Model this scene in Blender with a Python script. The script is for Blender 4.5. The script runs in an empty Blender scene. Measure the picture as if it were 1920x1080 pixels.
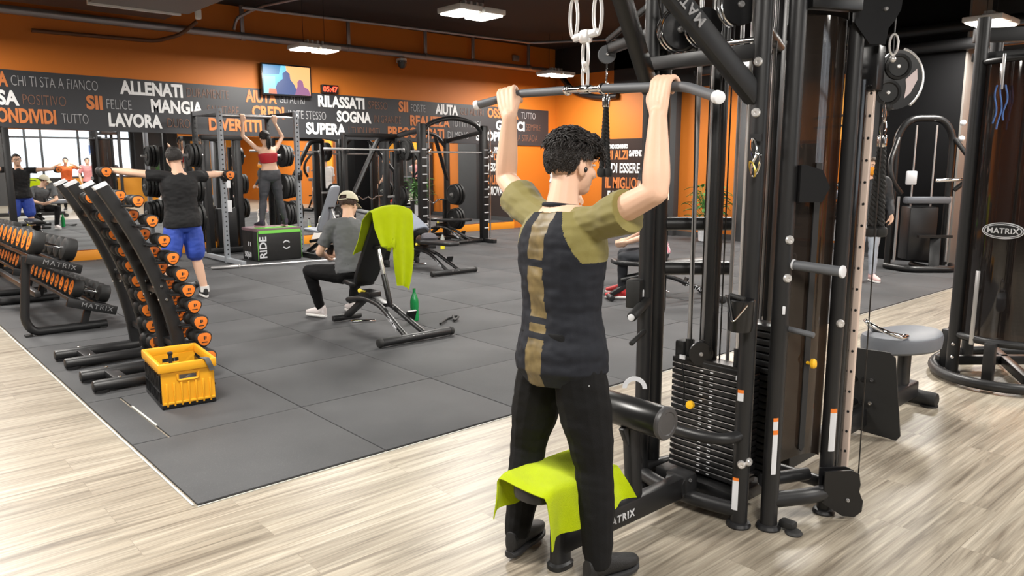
import bpy, bmesh, math, random
from mathutils import Vector, Matrix, Quaternion, noise
random.seed(7)
C = bpy.context.scene.collection
PI = math.pi
V = Vector
# ------------------------------------------------------------------ camera, world, lights, exposure
# world axes: X runs along the slogan wall (to the right), Y runs towards it, Z up; metres
cam_data = bpy.data.cameras.new('camera')
cam = bpy.data.objects.new('camera', cam_data); C.objects.link(cam)
cam_data.sensor_width = 36.0
cam_data.lens = 1438.0 / 1920.0 * 36.0
cam_data.clip_start = 0.05; cam_data.clip_end = 200
cam.location = (0, 0, 1.6)
_az = math.atan2(1640, 1457); _pt = math.atan(235 / 1438.0)
cam.rotation_euler = (PI / 2 - _pt, 0, _az - PI / 2)
bpy.context.scene.camera = cam
sc = bpy.context.scene
sc.view_settings.view_transform = 'Standard'
sc.view_settings.look = 'None'
sc.view_settings.gamma = 1.0
sc.view_settings.use_curve_mapping = False
sc.view_settings.exposure = 0.35
world = bpy.data.worlds.new('daylight'); sc.world = world
world.use_nodes = True
_bg = world.node_tree.nodes['Background']
_bg.inputs[0].default_value = (0.86, 0.93, 1.0, 1); _bg.inputs[1].default_value = 2.2
def area_light(x, y, z, sx, sy, watts, col=(1, 0.96, 0.9)):
    l = bpy.data.lights.new('ceiling_lamp_light', 'AREA'); l.shape = 'RECTANGLE'
    l.size = sx; l.size_y = sy; l.energy = watts; l.color = col
    o = bpy.data.objects.new('ceiling_lamp_light', l); C.objects.link(o)
    o.location = (x, y, z)
    return o
# every hanging LED fixture of the hall carries one of these (fixture housings are built further down)
FIXTURES = [(6.58, 8.2, 3.55), (6.55, 12.5, 3.55), (12.4, 12.5, 3.55),      # the three in view
            (12.4, 8.2, 3.55), (12.4, 3.9, 3.55), (0.6, 12.5, 3.55), (0.6, 8.2, 3.55), (0.6, 3.9, 3.55), (6.55, 3.9, 3.55),
            (0.6, -0.4, 3.55), (6.55, -0.4, 3.55), (12.4, -0.4, 3.55), (0.6, -4.7, 3.55), (6.55, -4.7, 3.55), (-4.0, 6.0, 3.55)]
LIGHT_W = 150
for _x, _y, _z in FIXTURES:
    area_light(_x, _y, _z - 0.09, 1.1, 0.7, LIGHT_W)
# ------------------------------------------------------------------ materials
MATS = {}
def mat(name, col, rough=0.5, metal=0.0, spec=0.5, bump=0.0, bscale=200.0, coat=0.0, var=0.0, vscale=8.0, emit=None, estr=1.0, sheen=0.0, alpha=1.0, trans=0.0):
    m = bpy.data.materials.new(name); m.use_nodes = True
    nt = m.node_tree; b = nt.nodes['Principled BSDF']
    if len(col) == 3: col = (*col, 1)
    b.inputs['Base Color'].default_value = col
    b.inputs['Roughness'].default_value = rough
    b.inputs['Metallic'].default_value = metal
    b.inputs['Specular IOR Level'].default_value = spec
    b.inputs['Coat Weight'].default_value = coat
    b.inputs['Coat Roughness'].default_value = 0.08
    b.inputs['Sheen Weight'].default_value = sheen
    b.inputs['Alpha'].default_value = alpha
    b.inputs['Transmission Weight'].default_value = trans
    if emit is not None:
        b.inputs['Emission Color'].default_value = (*emit, 1); b.inputs['Emission Strength'].default_value = estr
    if bump or var:
        tc = nt.nodes.new('ShaderNodeTexCoord')
    if bump:
        n = nt.nodes.new('ShaderNodeTexNoise'); n.inputs['Scale'].default_value = bscale; n.inputs['Detail'].default_value = 3
        bp = nt.nodes.new('ShaderNodeBump'); bp.inputs['Strength'].default_value = bump; bp.inputs['Distance'].default_value = 0.01
        nt.links.new(tc.outputs['Object'], n.inputs['Vector'])
        nt.links.new(n.outputs['Fac'], bp.inputs['Height']); nt.links.new(bp.outputs['Normal'], b.inputs['Normal'])
    if var:
        n2 = nt.nodes.new('ShaderNodeTexNoise'); n2.inputs['Scale'].default_value = vscale; n2.inputs['Detail'].default_value = 5
        mr = nt.nodes.new('ShaderNodeMapRange'); mr.inputs['To Min'].default_value = 1 - var; mr.inputs['To Max'].default_value = 1 + var
        mx = nt.nodes.new('ShaderNodeVectorMath'); mx.operation = 'SCALE'; mx.inputs[0].default_value = col[:3]
        nt.links.new(tc.outputs['Object'], n2.inputs['Vector'])
        nt.links.new(n2.outputs['Fac'], mr.inputs['Value']); nt.links.new(mr.outputs['Result'], mx.inputs['Scale'])
        nt.links.new(mx.outputs['Vector'], b.inputs['Base Color'])
    MATS[name] = m
    return m
def hexc(h):
    h = h.lstrip('#'); r = [int(h[i:i + 2], 16) / 255 for i in (0, 2, 4)]
    return tuple(c / 12.92 if c <= 0.04045 else ((c + 0.055) / 1.055) ** 2.4 for c in r)
black_metal = mat('black_powder_coat', (0.008, 0.008, 0.0085), 0.38, spec=0.45, bump=0.05, bscale=900)
dark_metal = mat('charcoal_powder_coat', (0.016, 0.016, 0.017), 0.40, spec=0.45, bump=0.05, bscale=900)
chrome = mat('chrome', (0.78, 0.77, 0.77), 0.12, 1.0)
steel = mat('brushed_steel', (0.50, 0.49, 0.49), 0.32, 0.65)
bright = mat('bright_zinc', (0.78, 0.76, 0.75), 0.28, 0.55)
galv = mat('galvanised_pipe', (0.36, 0.34, 0.35), 0.42, 0.75)
rubber = mat('black_rubber', (0.012, 0.012, 0.012), 0.62)
grey_rubber = mat('grey_grip_rubber', (0.10, 0.105, 0.115), 0.55)
vinyl = mat('black_vinyl', (0.013, 0.013, 0.014), 0.42, spec=0.5, bump=0.06, bscale=600)
grey_vinyl = mat('grey_vinyl', (0.13, 0.14, 0.16), 0.45, bump=0.06, bscale=500)
plastic_b = mat('black_plastic', (0.01, 0.01, 0.011), 0.3)
white_plastic = mat('white_plastic', (0.75, 0.74, 0.72), 0.4)
orange_cap = mat('orange_end_cap', (0.78, 0.2, 0.02), 0.45)
yellow_knob = mat('yellow_plastic', (0.9, 0.5, 0.02), 0.4)
orange_paint = mat('orange_wall_paint', (0.56, 0.155, 0.009), 0.6, var=0.05, vscale=1.2)
amber_paint = mat('amber_wall_paint', (0.80, 0.33, 0.02), 0.6)
skin = mat('skin', (0.74, 0.47, 0.335), 0.5, spec=0.35, bump=0.05, bscale=250, var=0.06, vscale=14)
hair_dark = mat('dark_hair', (0.012, 0.009, 0.008), 0.45, bump=0.8, bscale=160)
lime = mat('lime_terry_cloth', (0.50, 0.62, 0.003), 0.95, spec=.1, bump=0.7, bscale=420, sheen=0.08, var=0.08, vscale=20)
white_decal = mat('white_lettering', (0.8, 0.8, 0.8), 0.5)
grey_decal = mat('grey_lettering', (0.30, 0.30, 0.31), 0.5)
orange_decal = mat('orange_lettering', (0.60, 0.185, 0.05), 0.5)
label_white = mat('white_sticker', (0.72, 0.73, 0.76), 0.4)
label_orange = mat('orange_sticker', (0.85, 0.22, 0.03), 0.4)
paint_black = mat('matt_black_paint', (0.012, 0.012, 0.013), 0.7)
charcoal_paint = mat('charcoal_wall_paint', (0.05, 0.05, 0.052), 0.6)

# ------------------------------------------------------------------ mesh builder
def frame_from(d, up=V((0, 0, 1))):
    d = d.normalized()
    if abs(d.dot(up)) > 0.98: up = V((0, 1, 0)) if abs(d.y) < 0.9 else V((1, 0, 0))
    x = up.cross(d).normalized(); y = d.cross(x).normalized()
    return x, y, d
def fillet(pts, rad, n=5):
    pts = [V(p) for p in pts]; out = [pts[0]]
    for i in range(1, len(pts) - 1):
        a, b, c = pts[i - 1], pts[i], pts[i + 1]
        u = a - b; w = c - b
        r = min(rad, u.length * 0.48, w.length * 0.48)
        p0 = b + u.normalized() * r; p1 = b + w.normalized() * r
        for k in range(n + 1):
            t = k / n
            out.append(p0 * (1 - t) ** 2 + b * 2 * t * (1 - t) + p1 * t * t)
    out.append(pts[-1]); return out
def spline(pts, n=6):
    pts = [V(p) for p in pts]; out = []
    P = [pts[0] * 2 - pts[1]] + pts + [pts[-1] * 2 - pts[-2]]
    for i in range(1, len(P) - 2):
        p0, p1, p2, p3 = P[i - 1:i + 3]
        for k in range(n):
            t = k / n
            out.append(0.5 * ((2 * p1) + (p2 - p0) * t + (2 * p0 - 5 * p1 + 4 * p2 - p3) * t * t + (3 * p1 - p0 - 3 * p2 + p3) * t ** 3))
    out.append(pts[-1]); return out
class MB:
    def __init__(s): s.v = []; s.f = []; s.m = []; s.cur = 0
    def add(s, vs, fs):
        o = len(s.v); s.v += [tuple(p) for p in vs]
        for f in fs: s.f.append([i + o for i in f]); s.m.append(s.cur)
        return s
    def box(s, c, size, rot=None, bev=0.0, seg=2):
        bm = bmesh.new(); bmesh.ops.create_cube(bm, size=1.0)
        for v in bm.verts: v.co = V((v.co.x * size[0], v.co.y * size[1], v.co.z * size[2]))
        if bev > 0:
            bmesh.ops.bevel(bm, geom=bm.edges[:], offset=min(bev, min(size) * 0.45), segments=seg, profile=0.5, affect='EDGES')
        R = rot.to_3x3() if rot is not None else Matrix.Identity(3)
        c = V(c); bm.verts.index_update()
        s.add([R @ v.co + c for v in bm.verts], [[v.index for v in f.verts] for f in bm.faces]); bm.free(); return s
    def beam(s, p0, p1, w, h, bev=0.006, up=V((0, 0, 1))):
        p0 = V(p0); p1 = V(p1); x, y, d = frame_from(p1 - p0, V(up))
        R = Matrix((x, y, d)).transposed()
        return s.box((p0 + p1) / 2, (w, h, (p1 - p0).length), R, bev)
    def tube(s, path, r, seg=12, caps=True, closed=False, flat=1.0, up=None):
        path = [V(p) for p in path]; n = len(path)
        rs = r if isinstance(r, (list, tuple)) else [r] * n
        T = []
        for i in range(n):
            a = path[(i - 1) % n] if (closed or i > 0) else path[i]
            b = path[(i + 1) % n] if (closed or i < n - 1) else path[i]
            T.append((b - a).normalized() if (b - a).length > 1e-9 else V((0, 0, 1)))
        x, y, _ = frame_from(T[0], V(up) if up else V((0, 0, 1)))
        vs = []
        for i in range(n):
            x = (x - T[i] * x.dot(T[i]))
            if x.length < 1e-6: x = frame_from(T[i])[0]
            x.normalize(); y = T[i].cross(x)
            for k in range(seg):
                a = 2 * PI * k / seg
                vs.append(path[i] + (x * math.cos(a) + y * math.sin(a) * flat) * rs[i])
        fs = []
        for i in range(n if closed else n - 1):
            j = (i + 1) % n
            for k in range(seg):
                k2 = (k + 1) % seg
                fs.append([i * seg + k, i * seg + k2, j * seg + k2, j * seg + k])
        if caps and not closed:
            fs.append(list(range(seg))[::-1]); fs.append([(n - 1) * seg + k for k in range(seg)])
        return s.add(vs, fs)
    def cyl(s, p0, p1, r, r1=None, seg=16): return s.tube([p0, p1], [r, r if r1 is None else r1], seg)
    def rod(s, p0, p1, r, seg=16, b=None):      # cylinder with rounded rims
        p0 = V(p0); p1 = V(p1); d = (p1 - p0).normalized(); b = min(r * 0.35, (p1 - p0).length * 0.3) if b is None else b
        return s.tube([p0, p0 + d * b * 0.3, p0 + d * b, p1 - d * b, p1 - d * b * 0.3, p1], [r - b, r - b * 0.3, r, r, r - b * 0.3, r - b], seg)
    def lathe(s, prof, o=(0, 0, 0), axis=(0, 0, 1), seg=20):
        o = V(o); x, y, d = frame_from(V(axis))
        vs = []; n = len(prof)
        for r, h in prof:
            for k in range(seg):
                a = 2 * PI * k / seg
                vs.append(o + d * h + (x * math.cos(a) + y * math.sin(a)) * max(r, 1e-5))
        fs = []
        for i in range(n - 1):
            for k in range(seg):
                k2 = (k + 1) % seg
                fs.append([i * seg + k, i * seg + k2, (i + 1) * seg + k2, (i + 1) * seg + k])
        fs.append(list(range(seg))[::-1]); fs.append([(n - 1) * seg + k for k in range(seg)])
        return s.add(vs, fs)
    def prism(s, poly, o, ux, uy, thick):       # polygon in the (ux, uy) plane, extruded by thick along ux x uy, centred
        o = V(o); ux = V(ux).normalized(); uy = V(uy).normalized(); nrm = ux.cross(uy); n = len(poly)
        vs = [o + ux * a + uy * b - nrm * thick / 2 for a, b in poly] + [o + ux * a + uy * b + nrm * thick / 2 for a, b in poly]
        fs = [list(range(n))[::-1], list(range(n, 2 * n))] + [[i, (i + 1) % n, n + (i + 1) % n, n + i] for i in range(n)]
        return s.add(vs, fs)
    def ball(s, c, r, seg=16, rot=None):
        if not isinstance(r, (tuple, list)): r = (r, r, r)
        R = rot.to_3x3() if rot is not None else Matrix.Identity(3); c = V(c); rings = max(6, seg // 2 + 2)
        vs = [c + R @ V((0, 0, -r[2]))]
        for i in range(1, rings):
            t = -PI / 2 + PI * i / rings
            for k in range(seg):
                a = 2 * PI * k / seg
                vs.append(c + R @ V((r[0] * math.cos(t) * math.cos(a), r[1] * math.cos(t) * math.sin(a), r[2] * math.sin(t))))
        vs.append(c + R @ V((0, 0, r[2]))); fs = []; L = len(vs) - 1
        for k in range(seg):
            k2 = (k + 1) % seg
            fs.append([0, 1 + k2, 1 + k]); fs.append([L, 1 + (rings - 2) * seg + k, 1 + (rings - 2) * seg + k2])
            for i in range(rings - 2):
                a = 1 + i * seg
                fs.append([a + k, a + k2, a + seg + k2, a + seg + k])
        return s.add(vs, fs)
    def rings(s, R, seg=24, power=2.0):         # loft of superellipse rings: (centre, x half-vector, y half-vector)
        vs = []
        for c, hx, hy in R:
            c = V(c); hx = V(hx); hy = V(hy)
            for k in range(seg):
                a = 2 * PI * k / seg; ca = math.cos(a); sa = math.sin(a); p = 2 / power
                vs.append(c + hx * (math.copysign(abs(ca) ** p, ca)) + hy * (math.copysign(abs(sa) ** p, sa)))
        fs = []; n = len(R)
        for i in range(n - 1):
            for k in range(seg):
                k2 = (k + 1) % seg
                fs.append([i * seg + k, i * seg + k2, (i + 1) * seg + k2, (i + 1) * seg + k])
        fs.append(list(range(seg))[::-1]); fs.append([(n - 1) * seg + k for k in range(seg)])
        return s.add(vs, fs)
    def sheet(s, fn, nu, nv, thick=0.0):        # fn(u, v) -> point
        vs = [V(fn(i / nu, j / nv)) for j in range(nv + 1) for i in range(nu + 1)]
        fs = [[j * (nu + 1) + i, j * (nu + 1) + i + 1, (j + 1) * (nu + 1) + i + 1, (j + 1) * (nu + 1) + i] for j in range(nv) for i in range(nu)]
        if thick:
            N = len(vs); nr = [V((0, 0, 0)) for _ in vs]
            for f in fs:
                q = (vs[f[1]] - vs[f[0]]).cross(vs[f[3]] - vs[f[0]])
                for i in f: nr[i] += q
            vs2 = [vs[i] - nr[i].normalized() * thick if nr[i].length > 0 else vs[i] for i in range(N)]
            fs2 = [[i + N for i in f[::-1]] for f in fs]
            rim = [i for i in range(nu)] + [nu + j * (nu + 1) for j in range(nv)] + [(nv + 1) * (nu + 1) - 1 - i for i in range(nu)] + [(nv - j) * (nu + 1) for j in range(nv)]
            e = [[rim[(k + 1) % len(rim)], rim[k], rim[k] + N, rim[(k + 1) % len(rim)] + N] for k in range(len(rim))]
            return s.add(vs + vs2, fs + fs2 + e)
        return s.add(vs, fs)
OFF = {}
def mesh_from(mb, name, mats, off=None, smooth=0.7):
    me = bpy.data.meshes.new(name)
    vs = mb.v if off is None else [(p[0] - off[0], p[1] - off[1], p[2] - off[2]) for p in mb.v]
    me.from_pydata(vs, [], mb.f); me.update()
    for m in (mats if isinstance(mats, (list, tuple)) else [mats]): me.materials.append(m)
    me.polygons.foreach_set('material_index', mb.m)
    bm = bmesh.new(); bm.from_mesh(me); bmesh.ops.recalc_face_normals(bm, faces=bm.faces); bm.to_mesh(me); bm.free()
    if smooth:
        me.shade_smooth(); me.set_sharp_from_angle(angle=smooth)
    return me
def tag(o, label, cat, group=None, kind=None):
    o['label'] = label; o['category'] = cat
    if group: o['group'] = group
    if kind: o['kind'] = kind
    return o
def thing(name, label, cat, loc=(0, 0, 0), rotz=0.0, group=None, world=False):
    o = bpy.data.objects.new(name, None); C.objects.link(o); o.empty_display_size = 0.1
    o.location = loc; o.rotation_euler = (0, 0, rotz); tag(o, label, cat, group)
    if world: OFF[o.name] = V(loc)
    return o
SPLIT = {'bolts': 'bolt', 'side_beam': 'side_beam', 'collar': 'collar', 'rod_bushings': 'rod_bushing', 'peg_cap': 'peg_cap', 'instruction_card': 'instruction_card', 'head_decals': 'head_decal', 'cables': 'cable', 'ladder_notches': 'ladder_notch', 'plate_struts': 'plate_strut',
         'base_frame': 'base_tube', 'top_frame': 'top_tube', 'sheaves': 'sheave', 'sheave_bolts': 'sheave_bolt', 'base_cross': 'base_cross', 'emblem': 'emblem', 'foot_pad': 'foot_pad', 'lever_arm': 'lever_arm', 'base': 'base', 'column_cable': 'column_cable', 'carabiner': 'carabiner', 'chain_link': 'chain_link', 'clip': 'clip', 'pulley_housing': 'housing_plate', 'brush_line': 'brush_line', 'eyes': 'eye', 'irises': 'iris', 'eyebrows': 'eyebrow', 'lime_trim': 'lime_trim', 'carriage_bolts': 'carriage_bolt', 'rest': 'rest', 'rear_pulley_arm': 'rear_pulley_arm', 'cradle': 'cradle', 'rear_beam': 'rear_beam', 'top_beam': 'top_beam'}
def pieces(mb):      # the separate pieces of a builder's mesh
    par = list(range(len(mb.v)))
    def root(i):
        while par[i] != i: par[i] = par[par[i]]; i = par[i]
        return i
    for f in mb.f:
        a = root(f[0])
        for i in f[1:]: par[root(i)] = a
    g = {}
    for f, m in zip(mb.f, mb.m): g.setdefault(root(f[0]), []).append((f, m))
    out = []
    for fs in g.values():
        q = MB(); ix = {}
        for f, m in fs:
            for i in f:
                if i not in ix: ix[i] = len(q.v); q.v.append(mb.v[i])
            q.f.append([ix[i] for i in f]); q.m.append(m)
        out.append(q)
    return out
def part(name, mb, m, parent=None, label=None, smooth=0.7):
    if name in SPLIT and isinstance(mb, MB):
        return [_part(SPLIT[name], q, m, parent, label, smooth) for q in pieces(mb)][0]
    return _part(name, mb, m, parent, label, smooth)
def _part(name, mb, m, parent=None, label=None, smooth=0.7):
    off = OFF.get(parent.name) if parent else None
    if isinstance(mb, bpy.types.Mesh):
        me = mb
        if off is not None: me.transform(Matrix.Translation(-off))
        me.materials.clear()
        for q in (m if isinstance(m, (list, tuple)) else [m]): me.materials.append(q)
    else: me = mesh_from(mb, name, m, off, smooth)
    o = bpy.data.objects.new(name, me); C.objects.link(o)
    if parent:
        o.parent = parent
        if off is not None: OFF[o.name] = off
    if label: o['label'] = label
    return o
def solo(name, mb, m, label, cat, group=None, smooth=0.7):      # a thing that is one mesh, origin at its base
    xs = [p[0] for p in mb.v]; ys = [p[1] for p in mb.v]; zs = [p[2] for p in mb.v]
    off = V(((min(xs) + max(xs)) / 2, (min(ys) + max(ys)) / 2, min(zs)))
    o = bpy.data.objects.new(name, mesh_from(mb, name, m, off, smooth)); C.objects.link(o); o.location = off
    OFF[o.name] = off
    return tag(o, label, cat, group)
def struct(name, mb, m, smooth=0.5):
    o = bpy.data.objects.new(name, mesh_from(mb, name, m, None, smooth)); C.objects.link(o); o['kind'] = 'structure'; return o
def dup(root, loc, rotz=None, label=None, group=None):
    def rec(o, par):
        c = o.copy(); C.objects.link(c)
        if par: c.parent = par
        for ch in list(o.children): rec(ch, c)
        return c
    r = rec(root, None); r.location = loc
    if rotz is not None: r.rotation_euler = (0, 0, rotz)
    if label: r['label'] = label
    if group: r['group'] = group
    return r
def text_mesh(txt, size, bold=0.0, extrude=0.002, spacing=1.0, xscale=1.0, align='LEFT'):
    cu = bpy.data.curves.new('lettering', 'FONT'); cu.body = txt; cu.size = size; cu.offset = bold; cu.extrude = extrude
    cu.space_character = spacing; cu.align_x = align; cu.resolution_u = 3
    o = bpy.data.objects.new('lettering', cu); C.objects.link(o)
    dg = bpy.context.evaluated_depsgraph_get()
    me = bpy.data.meshes.new_from_object(o.evaluated_get(dg)); bpy.data.objects.remove(o)
    if xscale != 1.0: me.transform(Matrix.Diagonal((xscale, 1, 1, 1)))
    return me
def text_part(name, txt, size, o, ux, uy, m, parent=None, **k):      # text lying in the (ux, uy) plane with its baseline start at o
    me = text_mesh(txt, size, **k); ux = V(ux).normalized(); uy = V(uy).normalized(); uz = ux.cross(uy); o = V(o)
    me.transform(Matrix(((ux.x, uy.x, uz.x, o.x), (ux.y, uy.y, uz.y, o.y), (ux.z, uy.z, uz.z, o.z), (0, 0, 0, 1))))
    return part(name, me, m, parent)
def remeshed(mb, voxel, smooth_it=3, fac=0.5):      # voxel-merge overlapping shapes into one continuous skin
    me = mesh_from(mb, 'tmp', skin, None, 0)
    o = bpy.data.objects.new('tmp', me); C.objects.link(o)
    r = o.modifiers.new('r', 'REMESH'); r.mode = 'VOXEL'; r.voxel_size = voxel; r.use_smooth_shade = True
    if smooth_it:
        sm = o.modifiers.new('s', 'SMOOTH'); sm.factor = fac; sm.iterations = smooth_it
    dg = bpy.context.evaluated_depsgraph_get()
    out = bpy.data.meshes.new_from_object(o.evaluated_get(dg))
    bpy.data.objects.remove(o)
    out.polygons.foreach_set('material_index', [0] * len(out.polygons))
    out.shade_smooth()
    return out
# ------------------------------------------------------------------ the hall
WY = 14.1; WX = 14.0; CEIL = 4.38
def wood_floor_mat():
    m = bpy.data.materials.new('washed_oak_planks'); m.use_nodes = True; nt = m.node_tree; b = nt.nodes['Principled BSDF']
    N = nt.nodes.new; L = nt.links.new
    tc = N('ShaderNodeTexCoord')
    br = N('ShaderNodeTexBrick'); br.inputs['Scale'].default_value = 1.0
    br.inputs['Brick Width'].default_value = 1.3; br.inputs['Row Height'].default_value = 0.2
    br.inputs['Mortar Size'].default_value = 0.0012; br.inputs['Bias'].default_value = 0.0
    br.inputs['Color1'].default_value = (0.315, 0.28, 0.228, 1); br.inputs['Color2'].default_value = (0.40, 0.362, 0.302, 1)
    br.inputs['Mortar'].default_value = (0.27, 0.235, 0.19, 1); br.offset = 0.37
    L(tc.outputs['Object'], br.inputs['Vector'])
    # long grain streaks, shifted from plank to plank by the plank's own tone
    sep = N('ShaderNodeSeparateColor'); L(br.outputs['Color'], sep.inputs['Color'])
    mul = N('ShaderNodeMath'); mul.operation = 'MULTIPLY'; mul.inputs[1].default_value = 60; L(sep.outputs[0], mul.inputs[0])
    cmb = N('ShaderNodeCombineXYZ'); L(mul.outputs[0], cmb.inputs[0]); L(mul.outputs[0], cmb.inputs[2])
    add = N('ShaderNodeVectorMath'); add.operation = 'ADD'; L(tc.outputs['Object'], add.inputs[0]); L(cmb.outputs[0], add.inputs[1])
    mp = N('ShaderNodeMapping'); mp.inputs['Scale'].default_value = (0.8, 14, 1); L(add.outputs[0], mp.inputs['Vector'])
    nz = N('ShaderNodeTexNoise'); nz.inputs['Scale'].default_value = 1.3; nz.inputs['Detail'].default_value = 9; nz.inputs['Roughness'].default_value = 0.62; nz.inputs['Distortion'].default_value = 1.1
    L(mp.outputs[0], nz.inputs['Vector'])
    rp = N('ShaderNodeValToRGB'); e = rp.color_ramp.elements
    e[0].position = 0.3; e[0].color = (0.48, 0.44, 0.40, 1); e[1].position = 0.68; e[1].color = (1.26, 1.25, 1.22, 1)
    k = e.new(0.5); k.color = (0.98, 0.95, 0.9, 1)
    L(nz.outputs['Fac'], rp.inputs['Fac'])
    mx = N('ShaderNodeMix'); mx.data_type = 'RGBA'; mx.blend_type = 'MULTIPLY'; mx.inputs['Factor'].default_value = 1.0
    L(br.outputs['Color'], mx.inputs[6]); L(rp.outputs['Color'], mx.inputs[7])
    mp2 = N('ShaderNodeMapping'); mp2.inputs['Scale'].default_value = (0.9, 42, 1); L(add.outputs[0], mp2.inputs['Vector'])
    nz2 = N('ShaderNodeTexNoise'); nz2.inputs['Scale'].default_value = 1.6; nz2.inputs['Detail'].default_value = 7; nz2.inputs['Roughness'].default_value = 0.6; nz2.inputs['Distortion'].default_value = .6
    L(mp2.outputs[0], nz2.inputs['Vector'])
    mr2 = N('ShaderNodeMapRange'); mr2.inputs['From Min'].default_value = .3; mr2.inputs['From Max'].default_value = .7; mr2.inputs['To Min'].default_value = 0.63; mr2.inputs['To Max'].default_value = 1.2
    L(nz2.outputs['Fac'], mr2.inputs['Value'])
    fin = N('ShaderNodeVectorMath'); fin.operation = 'SCALE'; L(mx.outputs[2], fin.inputs[0]); L(mr2.outputs[0], fin.inputs['Scale'])
    L(fin.outputs[0], b.inputs['Base Color'])
    b.inputs['Roughness'].default_value = 0.36; b.inputs['Specular IOR Level'].default_value = 0.45
    return m
def rubber_tile_mat():
    m = mat('speckled_rubber', (0.062, 0.064, 0.068), 0.7, spec=0.35, bump=0.25, bscale=700)
    nt = m.node_tree; b = nt.nodes['Principled BSDF']; N = nt.nodes.new; L = nt.links.new
    tc = N('ShaderNodeTexCoord'); n = N('ShaderNodeTexNoise'); n.inputs['Scale'].default_value = 1.1; n.inputs['Detail'].default_value = 6
    v = N('ShaderNodeTexNoise'); v.inputs['Scale'].default_value = 260; v.inputs['Detail'].default_value = 1
    L(tc.outputs['Object'], n.inputs['Vector']); L(tc.outputs['Object'], v.inputs['Vector'])
    r1 = N('ShaderNodeValToRGB'); e = r1.color_ramp.elements; e[0].color = (0.048, 0.049, 0.052, 1); e[1].color = (0.082, 0.083, 0.087, 1); e[0].position = .3; e[1].position = .7
    r2 = N('ShaderNodeValToRGB'); e = r2.color_ramp.elements; e[0].color = (0, 0, 0, 1); e[1].color = (0.11, 0.11, 0.11, 1); e[0].position = .69; e[1].position = .75
    L(n.outputs['Fac'], r1.inputs['Fac']); L(v.outputs['Fac'], r2.inputs['Fac'])
    a = N('ShaderNodeMix'); a.data_type = 'RGBA'; a.blend_type = 'ADD'; a.inputs['Factor'].default_value = 1
    L(r1.outputs[0], a.inputs[6]); L(r2.outputs[0], a.inputs[7]); L(a.outputs[2], b.inputs['Base Color'])
    return m
tile_mat = rubber_tile_mat()
mirror_mat = mat('mirror_glass', (0.86, 0.87, 0.87), 0.012, 1.0)
# floor, ceiling
struct('floor', MB().box((3.75, 3.8, -0.05), (20.5, 20.7, 0.1)), wood_floor_mat())
struct('ceiling', MB().box((4.0, 4.0, CEIL + 0.1), (20.5, 20.7, 0.2)), mat('black_ceiling_paint', (0.009, 0.009, 0.0095), 0.8))
# rubber training floor: one tile after another, 1.04 x 1.02 m, a narrow dark joint between
tf = MB()
X0, Y0, TX, TY, TH = 1.15, 3.53, 1.04, 1.025, 0.0125
for i in range(13):
    for j in range(11):
        x0 = X0 + i * TX; y0 = Y0 + j * TY; x1 = min(x0 + TX, 13.98); y1 = min(y0 + TY, WY)
        if y1 - y0 < 0.05 or x1 - x0 < 0.05: continue
        sh = 0.0
        if i == 0 and j in (1,): # short filler strip along the edge
            tf.box(((x0 + x0 + 0.2) / 2, (y0 + y1) / 2, TH / 2), (0.194, TY - 0.008, TH), None, 0.002); x0 += 0.21
        z = TH + random.uniform(-0.001, 0.001)
        tf.box(((x0 + x1) / 2, (y0 + y1) / 2, z / 2), (x1 - x0 - 0.008, y1 - y0 - 0.008, z), None, 0.003)
struct('floor_rubber', tf, tile_mat)
tr = MB(); tr.box((1.139, 8.8, 0.003), (0.010, 10.5, 0.004)); tr.box((7.5, 3.522, 0.002), (12.7, 0.006, 0.003)); tr.box((1.363, 5.07, 0.009), (0.012, 0.5, 0.007))
struct('trim_1', tr, mat('pale_edge_strip', (0.6, 0.6, 0.57), 0.4))
# walls
struct('wall_back', MB().box((4.0, WY + 0.1, CEIL / 2), (20.4, 0.2, CEIL)), orange_paint)
struct('wall_left', MB().box((-6.1, 4.0, CEIL / 2), (0.2, 20.4, CEIL)), charcoal_paint)
struct('wall_right', MB().box((WX + 0.1, 4.0, CEIL / 2), (0.2, 20.4, CEIL)), orange_paint)
mb = MB(); mb.box((WX - 0.02, 3.2, 3.78), (0.04, 17.9, 1.2)); mb.box((WX - 0.02, 12.3, 4.05), (0.04, 3.58, 0.66))
struct('trim_2', mb, paint_black)               # black upper part of the side wall
# rear wall (seen only in the mirror) with its window openings
RW = -6.0
mb = MB(); mb.box((-0.45, RW - 0.1, CEIL / 2), (11.3, 0.2, CEIL)); mb.box((11.75, RW - 0.1, CEIL / 2), (4.5, 0.2, CEIL))
mb.box((7.35, RW - 0.1, 0.5), (4.3, 0.2, 1.0)); mb.box((7.35, RW - 0.1, 3.9), (4.3, 0.2, 0.96))
struct('wall_rear', mb, charcoal_paint)
wf = MB()
for x in (5.2, 5.8, 6.33, 7.6, 8.05, 8.62, 9.1, 9.5): wf.box((x, RW, 2.2), (0.07, 0.12, 2.45))
for z in (1.0, 2.55, 3.42): wf.box((7.35, RW, z), (4.3, 0.1, 0.07))
struct('window_1', wf, paint_black)
g = bpy.data.materials.new('window_glass'); g.use_nodes = True; nt = g.node_tree
gl = nt.nodes.new('ShaderNodeBsdfGlossy'); gl.inputs['Roughness'].default_value = 0.02
tp = nt.nodes.new('ShaderNodeBsdfTransparent'); mxs = nt.nodes.new('ShaderNodeMixShader'); mxs.inputs[0].default_value = 0.06
nt.links.new(tp.outputs[0], mxs.inputs[1]); nt.links.new(gl.outputs[0], mxs.inputs[2]); nt.links.new(mxs.outputs[0], nt.nodes['Material Output'].inputs[0])
struct('window_2', MB().box((7.35, RW - 0.04, 2.2), (4.3, 0.012, 2.4)), g)
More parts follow.
